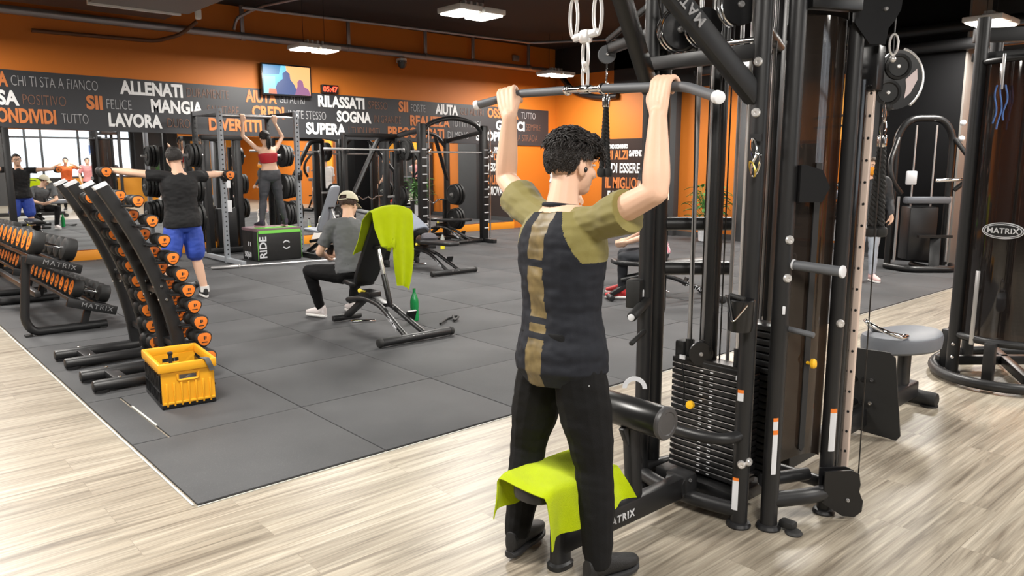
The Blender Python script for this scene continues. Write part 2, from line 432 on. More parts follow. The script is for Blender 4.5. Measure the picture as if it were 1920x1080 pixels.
# orange panels and charcoal pilasters on the side wall (with its mirror) and on the rear wall
pl = MB()
for y0, y1 in ((10.25, 11.08), (8.45, 8.75), (5.9, 6.3)): pl.box((WX - 0.09, (y0 + y1) / 2, 1.6), (0.18, y1 - y0, 3.2), None, 0.004)
struct('trim_3', pl, charcoal_paint)
struct('trim_4', MB().box((13.55, 5.03, CEIL / 2), (0.9, 1.22, CEIL), None, 0.006), mat('black_pillar_paint', (0.005, 0.005, 0.0055), 0.75, spec=.1))
struct('trim_5', MB().box((13.56, 4.405, CEIL / 2), (0.92, 0.03, CEIL)), mat('taupe_corner_board', (0.17, 0.155, 0.14), 0.6))
rp_ = MB()
for x0, x1 in ((9.6, 10.0), (10.8, 11.3)): rp_.box(((x0 + x1) / 2, RW + 0.12, CEIL / 2), (x1 - x0, 0.24, CEIL))
struct('trim_6', rp_, paint_black)
struct('trim_7', MB().box((12.65, RW + 0.02, 1.7), (2.6, 0.04, 3.4)), amber_paint)
# mirrors
def mirror(x0, x1, z0, z1, label):
    t = MB(); t.box(((x0 + x1) / 2, WY - 0.012, (z0 + z1) / 2), (x1 - x0, 0.016, z1 - z0))
    o = solo('wall_mirror', t, mirror_mat, label, 'mirror', 'mirrors along the slogan wall'); return o
mirror(0.6, 4.7, 0.18, 2.11, 'tall wall mirror under the slogan band, behind the dumbbell racks')
mirror(4.705, 8.6, 0.18, 2.07, 'tall wall mirror under the slogan band, behind the squat rack')
mirror(8.605, 12.55, 0.18, 2.03, 'tall wall mirror under the slogan band, behind the guided-bar rack')
t = MB(); t.box((WX - 0.012, 7.4, 1.06), (0.016, 2.05, 1.8)); solo('wall_mirror', t, mirror_mat, 'wall mirror on the right-hand side wall beyond the cable station', 'mirror')
struct('baseboard_back', MB().box((5.9, WY - 0.03, 0.085), (13.3, 0.06, 0.17), None, 0.004), mat('orange_skirting', (0.80, 0.30, 0.02), 0.5))
struct('baseboard_right', MB().box((WX - 0.03, 8.0, 0.06), (0.06, 12.0, 0.12)), charcoal_paint)
# ------------------------------------------------------------------ slogan band
SL = -0.0105
def zb(x, z): return z + SL * (x - 2.0)
bb = MB(); n = 12; vs = []; fs = []
xa, xb = 0.2, 13.72
poly = [(xa, zb(xa, 2.13)), (xb, zb(xb, 2.13)), (xb, zb(xb, 3.0)), (xa, zb(xa, 3.0))]
bb.prism(poly, (0, WY - 0.016, 0), (1, 0, 0), (0, 0, 1), 0.022)
band = solo('slogan_band', bb, mat('charcoal_band', (0.031, 0.032, 0.036), 0.45, var=0.1, vscale=0.7), 'long charcoal banner strip of Italian slogans across the orange wall', 'banner', smooth=0.3)
SLOG = [('AIUTA', 1.74, 2.25, 1, 'ob'), ('CHI TI STA A FIANCO', 2.29, 3.49, 1, 'wt'), ('ALLENATI', 3.82, 4.83, 1, 'wb'), ('DURAMENTE', 4.90, 5.64, 1, 'nt'), ('AIUTA', 5.95, 6.55, 1, 'ob'), ('GLI ALTRI', 6.61, 7.12, 1, 'wt'), ('RILASSATI', 7.41, 8.45, 1, 'wb'), ('SPESSO', 8.55, 9.00, 1, 'nt'), ('SII', 9.28, 9.52, 1, 'ob'), ('FORTE', 9.59, 9.97, 1, 'wt'), ('AIUTA', 10.24, 10.86, 1, 'wb'), ('GLI ALTRI', 10.93, 11.61, 1, 'nt'), ('OSSERVA', 11.73, 12.70, 1, 'ob'), ('TUTTO', 12.80, 13.27, 1, 'wt'),
        ('PENSA', 1.67, 2.37, 2, 'wb'), ('POSITIVO', 2.42, 3.01, 2, 'nt'), ('SII', 3.30, 3.54, 2, 'ob'), ('FELICE', 3.60, 3.98, 2, 'wt'), ('MANGIA', 4.29, 5.16, 2, 'wb'), ('SALUTARE', 5.24, 5.81, 2, 'nt'), ('CREDI', 6.06, 6.69, 2, 'ob'), ('IN TE STESSO', 6.78, 7.57, 2, 'wt'), ('SOGNA', 7.81, 8.60, 2, 'wb'), ('IN GRANDE', 8.67, 9.33, 2, 'nt'), ('REALIZZA', 9.57, 10.63, 2, 'ob'), ('TUTTI I TUOI', 10.68, 11.53, 2, 'wt'), ('GIOISCI', 11.99, 12.91, 2, 'wb'), ('SEMPRE', 12.96, 13.45, 2, 'nt'),
        ('CONDIVIDI', 1.93, 2.85, 3, 'ob'), ('TUTTO', 2.93, 3.31, 3, 'wt'), ('LAVORA', 3.61, 4.45, 3, 'wb'), ('DURO', 4.54, 4.92, 3, 'nt'), ('DIVERTITI', 5.25, 6.23, 3, 'ob'), ('SUPERA', 7.13, 8.00, 3, 'wb'), ('I TUOI LIMITI', 8.07, 8.79, 3, 'nt'), ('PREOCCUPATI', 9.00, 10.47, 3, 'ob'), ('DI MENO', 10.57, 11.18, 3, 'wt'), ('SCOPRI', 11.39, 12.27, 3, 'wb'), ('LA STRADA', 12.63, 13.34, 3, 'nt')]
brown_decal = mat('brown_lettering', (0.20, 0.095, 0.06), 0.5)
thin_white = mat('pale_grey_lettering', (0.36, 0.36, 0.37), 0.5)
ROWZ = {1: 2.755, 2: 2.48, 3: 2.218}
for txt, x0, x1, row, st in SLOG:
    bold = st[1] == 'b'
    cap = 0.205 if bold else 0.16
    me = text_mesh(txt, cap / 0.70, bold=0.0115 if bold else -0.0035, extrude=0.003)
    xs = [v.co.x for v in me.vertices]; w = max(xs) - min(xs)
    me.transform(Matrix.Translation((-min(xs), 0, 0)))
    me.transform(Matrix.Diagonal(((x1 - x0) / w, 1, 1, 1)))
    z = zb(x0, ROWZ[row]) + (0.012 if not bold else 0)
    me.transform(Matrix(((1, 0, 0, x0), (0, 0, -1, WY - 0.031), (SL, 1, 0, z), (0, 0, 0, 1))))
    part('slogan_word', me, {'o': orange_decal, 'w': white_decal if bold else thin_white, 'n': brown_decal}[st[0]], band)
# ------------------------------------------------------------------ poster on the side wall
pb = MB(); pb.box((WX - 0.019, 11.72, 1.1), (0.026, 1.5, 2.1))
poster = solo('motto_poster', pb, mat('dark_brown_poster', (0.032, 0.02, 0.017), 0.4), 'dark motto poster with white and orange words on the orange side wall', 'poster', smooth=0.3)
PO = [('SONO CONVINTO', 1.93, 0.09, 'w', 0.14, 0.62), ('MI ALZI', 1.68, 0.2, 'o', 0.12, 0.64), ('SAPENDO', 1.75, 0.13, 'w', 0.80, 0.5), ('DI ESSERE', 1.37, 0.22, 'w', 0.27, 0.86), ('IL MIGLIORE', 1.01, 0.25, 'o', 0.1, 1.2), ('E LAVORO', 0.71, 0.23, 'w', 0.17, 0.9), ('PER', 0.42, 0.22, 'o', 0.1, 0.4)]
for txt, z, cap, c, off, w in PO:
    me = text_mesh(txt, cap / 0.7, bold=0.008, extrude=0.002)
    xs = [v.co.x for v in me.vertices]; W_ = max(xs) - min(xs)
    me.transform(Matrix.Translation((-min(xs), 0, 0))); me.transform(Matrix.Diagonal((w / W_, 1, 1, 1)))
    me.transform(Matrix(((0, 0, -1, WX - 0.0345), (-1, 0, 0, 12.45 - off), (0, 1, 0, z), (0, 0, 0, 1))))
    part('poster_word', me, {'o': orange_decal, 'w': white_decal}[c], poster)
# ------------------------------------------------------------------ mural panel on the far right of the side wall
t = MB(); t.box((WX - 0.018, 6.9, 2.56), (0.024, 2.1, 1.1)); mural = solo('orange_mural_panel', t, amber_paint, 'amber panel with two black brush lines high on the right side wall', 'mural', smooth=0.3)
t = MB()
for z in (2.42, 2.24): t.tube(spline([(WX - 0.034, 7.2, z), (WX - 0.034, 6.6, z + 0.03), (WX - 0.034, 6.2, z + 0.02), (WX - 0.034, 5.9, z + 0.03)]), 0.02, 6)
part('brush_line', t, paint_black, mural)
t = MB(); t.box((13.6, 3.0, 1.85), (0.05, 0.5, 1.5)); solo('orange_banner', t, amber_paint, 'tall narrow orange banner right of the black pillar', 'banner', smooth=0.3)
# ------------------------------------------------------------------ pipes and ducts along the wall
def pipe(name, pts, r, label, m=galv, cat='pipe', group=None, fil=0.12):
    return solo(name, MB().tube(fillet(pts, fil), r, 12), m, label, cat, group)
big = thing('water_pipe', 'long grey pipe running along the top of the orange slogan wall', 'pipe', (8, 13.95, 3.78), world=True)
part('pipe_run', MB().tube([(0.4, 13.93, 3.86), (13.6, 13.93, 3.82)], 0.065, 14), galv, big)
for x in (5.9, 8.05, 9.9, 11.2, 12.9):
    t = MB(); t.box((x, 13.93, 4.1), (0.07, 0.05, 0.56), None, 0.01); t.tube([(x - 0.04, 13.93, 3.84), (x + 0.04, 13.93, 3.84)], 0.075, 12); part('pipe_hanger', t, galv, big)
pipe('conduit_pipe', [(0.4, 13.9, 4.05), (3.0, 13.9, 4.03)], 0.04, 'short upper steel conduit at the far left above the wall pipe', steel)
pipe('conduit_pipe', [(2.62, 14.03, 3.60), (4.42, 14.03, 3.62), (4.74, 13.74, 3.72), (4.98, 13.6, 3.95)], 0.032, 'brown conduit bent upward below the wall pipe at the left', mat('brown_conduit', (0.13, 0.05, 0.02), 0.5))
pipe('sprinkler_pipe', [(5.6, 13.2, 4.2), (9.5, 12.95, 4.2), (11.95, 12.8, 4.2), (14.0, 9.6, 4.2)], 0.028, 'thin grey sprinkler pipe running under the black ceiling', galv)
pipe('sprinkler_pipe', [(5.7, 13.82, 3.92), (5.75, 13.8, 4.12), (6.0, 13.4, 4.29), (6.6, 10.2, 4.29)], 0.028, 'thin sprinkler pipe rising from the wall pipe to the ceiling', galv, fil=0.3)
pipe('corner_pipe', [(13.69, 13.86, 3.79), (13.78, 13.75, 3.75), (13.9, 13.4, 3.3), (13.925, 12.6, 3.12), (13.925, 12.0, 3.12)], 0.07, 'thick dark pipe bending down in the corner of the walls', black_metal, fil=0.25)
for k, (z, lab) in enumerate(((3.36, 'lower black duct rail along the upper right side wall'), (3.62, 'upper black duct rail along the upper right side wall'))):
    pipe('duct_rail', [(13.0, -2.0, z), (13.0, 9.2, z)], 0.09, lab, black_metal)
cam_t = thing('security_camera', 'small white dome camera under the wall pipe', 'camera', (9.3, 13.95, 3.6), world=True)
part('bracket', MB().box((9.3, 13.95, 3.705), (0.16, 0.18, 0.1), None, 0.02), white_plastic, cam_t)
part('dome', MB().lathe([(0.0, -0.12), (0.05, -0.11), (0.085, -0.06), (0.095, 0.0), (0.1, 0.04)], (9.3, 13.93, 3.66)), mat('smoked_dome', (0.05, 0.05, 0.05), 0.1), cam_t, 'dark dome')
# ceiling ventilation box at the upper left
ac = thing('ceiling_unit', 'dark suspended ventilation box with grey underside at the upper left', 'ventilation unit', (3.4, 10.5, 3.66), world=True)
part('casing', MB().box((3.45, 10.2, 4.02), (1.3, 2.6, 0.66), None, 0.01), paint_black, ac)
part('underside_panel', MB().box((3.45, 10.18, 3.675), (1.26, 2.56, 0.03)), mat('grey_grille', (0.16, 0.145, 0.14), 0.5), ac)
part('edge_strip', MB().box((3.4, 11.5, 3.665), (1.18, 0.05, 0.06)), white_plastic, ac, 'white edge strip')
t = MB(); t.box((4.16, 11.3, 3.78), (0.12, 0.1, 0.1), None, 0.02); t.box((4.18, 11.35, 3.66), (0.08, 0.08, 0.14), None, 0.02); part('valve', t, white_plastic, ac)
t = MB(); t.box((3.1, 12.45, 4.06), (2.4, 1.3, 0.46), None, 0.01); solo('air_duct', t, mat('black_duct', (0.02, 0.021, 0.024), 0.4), 'black flat duct behind the ventilation box, close to the orange wall', 'duct')
# ------------------------------------------------------------------ LED fixtures: two panels side by side on a rail, hung from the ceiling
led = mat('led_panel', (1, 1, 1), 0.4, emit=(1.0, 0.95, 0.84), estr=9)
def fixture(loc, label):
    t = thing('led_fixture', label, 'ceiling light', loc, 0, 'hanging LED ceiling lights')
    for s in (-1, 1):
        part('housing', MB().box((s * 0.2, 0, 0), (0.36, 0.5, 0.07), None, 0.012), white_plastic, t)
        part('diffuser', MB().box((s * 0.2, 0, -0.04), (0.3, 0.44, 0.03), None, 0.008), led, t)
    b = MB(); b.box((0, 0, 0.05), (0.5, 0.08, 0.04)); 
    for s in (-0.14, -0.05, 0.05, 0.14): b.box((s, 0, 0.09), (0.04, 0.12, 0.06), None, 0.01)
    part('bracket', b, white_plastic, t)
    h = CEIL - loc[2]
    for s in (-1, 1): part('hanging_cable', MB().cyl((s * 0.2, 0, 0.05), (s * 0.2, 0, h), 0.004, seg=6), black_metal, t)
    return t
FL = {0: 'large hanging LED light nearest the camera, top centre of the ceiling', 1: 'hanging LED light in front of the orange wall above the television', 2: 'hanging LED light near the far corner behind the lat bar'}
for k, f_ in enumerate(FIXTURES):
    fixture(f_, FL.get(k, 'hanging LED ceiling light outside the view'))
# ceiling cassette on the right
cs = thing('ceiling_cassette', 'white square air cassette in the ceiling at the upper right', 'air conditioner', (9.6, 3.6, 4.2), world=True)
part('frame', MB().box((9.9, 3.75, 3.78), (1.3, 1.3, 0.06), None, 0.02), white_plastic, cs)
part('grille', MB().box((9.9, 3.75, 3.735), (0.7, 0.7, 0.03), None, 0.01), mat('cassette_grille', (0.5, 0.48, 0.45), 0.5), cs)
part('duct_neck', MB().box((9.9, 3.75, 4.1), (0.9, 0.9, 0.56)), paint_black, cs)
# ------------------------------------------------------------------ television and clock
tv = thing('television', 'wall television showing a blue and orange picture above the slogan band', 'television', (6.72, 13.9, 2.86), world=True)
part('bezel', MB().box((6.72, 13.97, 3.13), (1.0, 0.06, 0.58), None, 0.01), plastic_b, tv)
def emis(name, c, s=1.0):
    return mat(name, (0.01, 0.01, 0.01), 0.3, emit=c, estr=s)
def scr(poly, c, name, z=0, st=1.0):
    t = MB(); t.prism(poly, (6.72, 13.938 - z, 3.13), (1, 0, 0), (0, 0, 1), 0.004); part('screen_picture', t, emis(name, c, st), tv, smooth=0)
scr([(-.47, -.26), (.03, -.26), (-.02, .26), (-.47, .26)], (0.13, 0.5, 0.78), 'screen_blue', 0, 1.2)
scr([(-.02, .26), (.03, -.26), (.47, -.26), (.47, .26)], (0.95, 0.42, 0.16), 'screen_orange', 0, 1.2)
scr([(-.47, .08), (-.16, .1), (-.12, .26), (-.47, .26)], (0.03, 0.2, 0.42), 'screen_deep_blue', 0.004)
scr([(-.47, -.26), (-.24, -.26), (-.24, .06), (-.47, .04)], (0.3, 0.75, 0.95), 'screen_pale_blue', 0.004)
scr([(-.28, -.26), (.22, -.26), (.14, -.08), (.06, .02), (.05, .12), (-.02, .17), (-.09, .12), (-.09, .02), (-.2, -.06)], (0.06, 0.1, 0.26), 'screen_figure', 0.006)
scr([(.14, -.26), (.47, -.26), (.42, -.14), (.33, -.1), (.31, 0), (.25, .03), (.2, -.02), (.2, -.1)], (0.3, 0.12, 0.25), 'screen_second_figure', 0.008)
scr([(-.38, -.26), (-.22, -.26), (-.23, -.17), (-.37, -.17)], (0.85, 0.2, 0.1), 'screen_red_patch', 0.008)
part('wall_bracket', MB().box((6.72, 14.05, 3.13), (0.3, 0.1, 0.3)), black_metal, tv)
ck = thing('digital_clock', 'small black digital clock with red digits right of the television', 'clock', (7.65, 14.0, 2.94), world=True)
part('case', MB().box((7.65, 14.035, 3.03), (0.36, 0.08, 0.16), None, 0.008), plastic_b, ck)
text_part('digits', '05:47', 0.14, (7.49, 13.990, 2.98), (1, 0, 0), (0, 0, 1), emis('red_led', (1.0, 0.05, 0.02), 4), ck, bold=0.003)
t = MB(); t.box((12.6, 14.05, 4.05), (0.2, 0.06, 0.14), None, 0.02); solo('wall_socket', t, galv, 'small grey socket box high on the orange wall near the corner', 'socket')
# ------------------------------------------------------------------ people: lofted limbs and torsos merged into one continuous skin, clothes built over them
def limb(mb, pts, rad, seg=14, n=5, flat=1.0, open_end=False):
    P = spline(pts, n); R = spline([(r, 0, 0) for r in rad], n); R = [max(q.x, 0.003) for q in R]
    d0 = (P[0] - P[1]).normalized(); d1 = (P[-1] - P[-2]).normalized()
    P2 = [P[0] + d0 * R[0] * 0.85, P[0] + d0 * R[0] * 0.5] + P + [P[-1] + d1 * R[-1] * 0.5, P[-1] + d1 * R[-1] * 0.85]
    R2 = [R[0] * 0.5, R[0] * 0.86] + R + [R[-1] * 0.86, R[-1] * 0.5]
    if open_end: P2 = P2[:-2]; R2 = R2[:-2]
    mb.tube(P2, R2, seg, flat=flat)
MALE = [(-0.16, .085, .075), (-0.06, .16, .112), (0.06, .168, .12), (.22, .158, .112), (.38, .146, .103), (.55, .158, .112), (.72, .175, .12), (.84, .172, .112), (.93, .135, .085), (1.0, .08, .065)]
FEMALE = [(-0.16, .085, .075), (-0.06, .165, .118), (0.06, .17, .125), (.22, .148, .105), (.38, .122, .09), (.55, .132, .1), (.72, .15, .112), (.84, .15, .098), (.93, .115, .075), (1.0, .065, .055)]
def torso(mb, J, prof, grow=0.0, t0=-1, t1=2, s=1.0, seg=26, power=2.3, flare=0.0):
    sp = spline([J['pelvis'], J['waist'], J['chest'], J['neck']], 12); lat0 = (V(J['hipL']) - V(J['hipR'])).normalized(); lat1 = (V(J['shL']) - V(J['shR'])).normalized()
    n = len(sp) - 1; R = []
    for k in range(25):
        t = -0.16 + 1.16 * k / 24
        if t < t0 or t > t1: continue
        if t <= 0: c = sp[0] + (sp[0] - sp[1]).normalized() * (-t) * (V(J['neck']) - V(J['pelvis'])).length; d = (sp[1] - sp[0]).normalized()
        else:
            i = min(int(t * n), n - 1); c = sp[i].lerp(sp[i + 1], t * n - i); d = (sp[i + 1] - sp[i]).normalized()
        for q in range(len(prof) - 1):
            if prof[q][0] <= t <= prof[q + 1][0] + 1e-6:
                a = (t - prof[q][0]) / (prof[q + 1][0] - prof[q][0]); w = prof[q][1] * (1 - a) + prof[q + 1][1] * a; h = prof[q][2] * (1 - a) + prof[q + 1][2] * a; break
        lat = lat0.lerp(lat1, min(max(t, 0), 1)); lat = (lat - d * lat.dot(d)).normalized(); fw = lat.cross(d)
        g = grow + (flare * max(0, 0.25 - t))
        R.append((c, lat * (w * s + g), fw * (h * s + g)))
    mb.rings(R, seg, power); return R
def head(mb, c, f, u, s=1.0):
    c = V(c); f = V(f).normalized(); u = (V(u) - f * V(u).dot(f)).normalized(); r = u.cross(f) * -1
    R = Matrix((r, f, u)).transposed()
    P = lambda x, y, z: c + r * x * s + f * y * s + u * z * s
    mb.ball(P(0, -.012, .02), (.074 * s, .094 * s, .092 * s), 24, R)
    mb.ball(P(0, .028, -.035), (.060 * s, .066 * s, .082 * s), 20, R)
    mb.ball(P(0, .045, -.085), (.040 * s, .044 * s, .030 * s), 16, R)
    mb.tube([P(0, .088, .012), P(0, .104, -.016), P(0, .113, -.034), P(0, .098, -.044)], [.007 * s, .010 * s, .014 * s, .009 * s], 10)
    mb.ball(P(0, .086, -.068), (.023 * s, .012 * s, .009 * s), 12, R)
    for k in (-1, 1):
        mb.ball(P(.076 * k, -.010, -.018), (.010 * s, .02 * s, .032 * s), 12, R)
        mb.ball(P(.03 * k, .078, .022), (.026 * s, .012 * s, .007 * s), 10, R)
        mb.ball(P(.04 * k, .062, -.03), (.024 * s, .02 * s, .022 * s), 10, R)
    return P, R
def grip_hand(mb, wrist, bc, bd, e1, e2, rb, s=1.0):
    # bc: bar centre under the palm; bd: along the bar towards the thumb; e1: from bar to palm; e2: the way the fingers travel first
    wrist = V(wrist); bc = V(bc); bd = V(bd).normalized(); e1 = V(e1); e1 = (e1 - bd * e1.dot(bd)).normalized(); e2 = V(e2); e2 = (e2 - bd * e2.dot(bd) - e1 * e2.dot(e1)).normalized()
    pt = lambda a, r, o: bc + bd * o + (e1 * math.cos(math.radians(a)) + e2 * math.sin(math.radians(a))) * (rb + r)
    for i in range(4):
        o = (1.5 - i) * .0205 * s; L = (0.94, 1.0, 0.96, 0.8)[i]; k = pt(38, .017 * s, o)
        limb(mb, [wrist + bd * o * .55, (wrist + bd * o * .7).lerp(k, .5) + e1 * .004, k], [.017 * s, .0155 * s, .0125 * s], 10, 4)
        limb(mb, [k, pt(38 + 52 * L, .0135 * s, o), pt(38 + 105 * L, .011 * s, o), pt(38 + 158 * L, .0105 * s, o), pt(38 + 205 * L, .0105 * s, o)], [.0118 * s, .0108 * s, .0098 * s, .009 * s, .0078 * s], 10, 4)
    limb(mb, [wrist + bd * .012 * s, (wrist + bd * .03 * s).lerp(pt(-5, .02, .04), .55), pt(-35, .015 * s, .046 * s), pt(-85, .012 * s, .044 * s), pt(-130, .011 * s, .04 * s)], [.017 * s, .0165 * s, .013 * s, .0115 * s, .009 * s], 10, 4)
def open_hand(mb, wrist, d, n, thumb_side, curl=0.5, s=1.0):      # d: towards the fingers, n: out of the palm, thumb_side: +1 / -1 along d x n
    wrist = V(wrist); d = V(d).normalized(); n = V(n); n = (n - d * n.dot(d)).normalized(); w = d.cross(n) * thumb_side
    for i in range(4):
        o = (1.5 - i) * .0205 * s; L = (0.92, 1.0, 0.94, 0.76)[i] * s
        k = wrist + d * .092 * s + w * o
        limb(mb, [wrist + w * o * .6, wrist + d * .05 * s + w * o * .85 - n * .004, k], [.016 * s, .0155 * s, .0125 * s], 10, 4)
        pts = [k]; a = 0.1; p = k
        for seg_, ln in enumerate((.042, .026, .022)):
            a += curl * (0.7 + .25 * seg_); p = p + (d * math.cos(a) + n * math.sin(a)) * ln * L; pts.append(p)
        limb(mb, pts, [.0115 * s, .0102 * s, .0092 * s, .0078 * s], 10, 4)
    limb(mb, [wrist + w * .015 * s + d * .015 * s, wrist + w * .045 * s + d * .05 * s + n * .012, wrist + w * .058 * s + d * .082 * s + n * .026 * (1 + curl), wrist + w * .054 * s + d * .108 * s + n * .04 * (1 + curl)], [.017 * s, .0145 * s, .0115 * s, .009 * s], 10, 4)
def wrinkle(me, amp, sc, sd=0.0):
    n = len(me.vertices); co = [0.0] * (3 * n); no = [0.0] * (3 * n)
    me.vertices.foreach_get('co', co); me.vertices.foreach_get('normal', no)
    for i in range(n):
        k = 3 * i; x, y, z = co[k:k + 3]
        q = amp * (noise.noise(V((x * sc[0] + sd, y * sc[1], z * sc[2]))) + 0.5 * noise.noise(V((x * sc[0] * 2.3, y * sc[1] * 2.3 + sd, z * sc[2] * 2.3))))
        co[k] = x + no[k] * q; co[k + 1] = y + no[k + 1] * q; co[k + 2] = z + no[k + 2] * q
    me.vertices.foreach_set('co', co); me.update()
def paint(me, fn):
    for p in me.polygons: p.material_index = fn(p.center, p.normal)
def shoe(parent, ank, toe_dir, m_up, m_sole, L=0.28, roll=0.0, low=0.0):
    ank = V(ank); d = V((toe_dir[0], toe_dir[1], 0)).normalized(); w = V((0, 0, 1)).cross(d); pit = toe_dir[2] if len(toe_dir) > 2 else 0
    d2 = (d + V((0, 0, pit))).normalized(); u = w.cross(d2) * -1 if w.cross(d2).z < 0 else w.cross(d2)
    heel = ank - V((0, 0, 0.0)) - u * (0.085) - d2 * 0.065
    P = lambda a, b, h: heel + d2 * a * L + w * b + u * h
    so = MB(); up = MB()
    prof = [(0, .018), (.04, .028), (.15, .034), (.35, .034), (.55, .042), (.72, .046), (.86, .040), (.95, .028), (1.0, .012)]
    so.rings([(P(a, 0, 0.014), w * hw, u * 0.013) for a, hw in prof], 16, 3.0)
    hts = [.05, .085, .095, .09, .07, .055, .045, .038, .03]
    up.rings([(P(min(max(a, .012), .985), 0, .022 + h / 2), w * (hw * .92), u * (h / 2)) for (a, hw), h in zip(prof, hts)], 16, 2.4)
    limb(up, [P(.22, 0, .07), P(.2, 0, .105)], [.042, .04], 14, 2)
    for q in range(4): up.tube([P(.36 + .06 * q, -.022, .094 - .012 * q), P(.38 + .06 * q, 0, .104 - .013 * q), P(.36 + .06 * q, .022, .094 - .012 * q)], .004, 6)
    o = part('shoe', up, m_up, parent); part('sole', so, m_sole, o)
    return o
def tufts(mb, P, R, n, r, length, test, s=1.0, seedn=1, lift=0.35, rr=0.006):
    rnd = random.Random(seedn)
    k = 0
    while k < n:
        th = rnd.uniform(0, 2 * PI); ph = math.asin(rnd.uniform(-0.55, 1))
        d = V((math.cos(th) * math.cos(ph), math.sin(th) * math.cos(ph), math.sin(ph)))
        if not test(d): continue
        k += 1
        a = P(d.x * r[0], d.y * r[1] - .012, d.z * r[2] + .02)
        out = R @ d; flow = R @ V((rnd.uniform(-.5, .5) - 0.2 * d.x, 0.5 * d.y + (0.55 if d.z > .55 else -.25) + rnd.uniform(-.3, .3), -0.75 + (0.5 if d.z > .5 else 0)))
        flow = (flow - out * flow.dot(out)).normalized(); L = length * rnd.uniform(.6, 1.25)
        mb.tube([a - out * .006, a + out * L * lift + flow * L * .3, a + out * L * lift * 1.1 + flow * L * .75, a + out * L * lift * .75 + flow * L], [rr * s, rr * 1.1 * s, rr * .8 * s, rr * .15 * s], 5)
def hair_cap(P, R, test, grow=0.012, s=1.0, jitter=0.004, sc=40):
    mb = MB(); n = 40; rings = 26; vs = []; 
    idx = {}
    for j in range(rings + 1):
        for i in range(n):
            ph = -PI / 2 + PI * j / rings; th = 2 * PI * i / n
            idx[(i, j)] = V((math.cos(th) * math.cos(ph), math.sin(th) * math.cos(ph), math.sin(ph)))
    quads = []
    used = {}
    def vid(k):
        if k not in used:
            d = idx[k]; g = grow + jitter * noise.noise(d * 6 + V((3, 1, 2)))
            p = P(d.x * (.074 + g), d.y * (.094 + g) - .012, d.z * (.092 + g) + .02); used[k] = len(vs); vs.append(p)
        return used[k]
    for j in range(rings):
        for i in range(n):
            ks = [(i, j), ((i + 1) % n, j), ((i + 1) % n, j + 1), (i, j + 1)]
            c = (idx[ks[0]] + idx[ks[2]]).normalized()
            if test(c): quads.append([vid(k) for k in ks])
    mb.add(vs, quads); return mb
def short_hair(d):   # where short hair grows on the skull (x right, y forward, z up)
    return d.z > (0.35 if d.y > 0.45 else (-0.05 + 0.4 * max(d.y, -0.2) if d.y > -0.2 else -0.42)) and not (d.y > 0.55 and d.z < 0.62)
class Human: pass
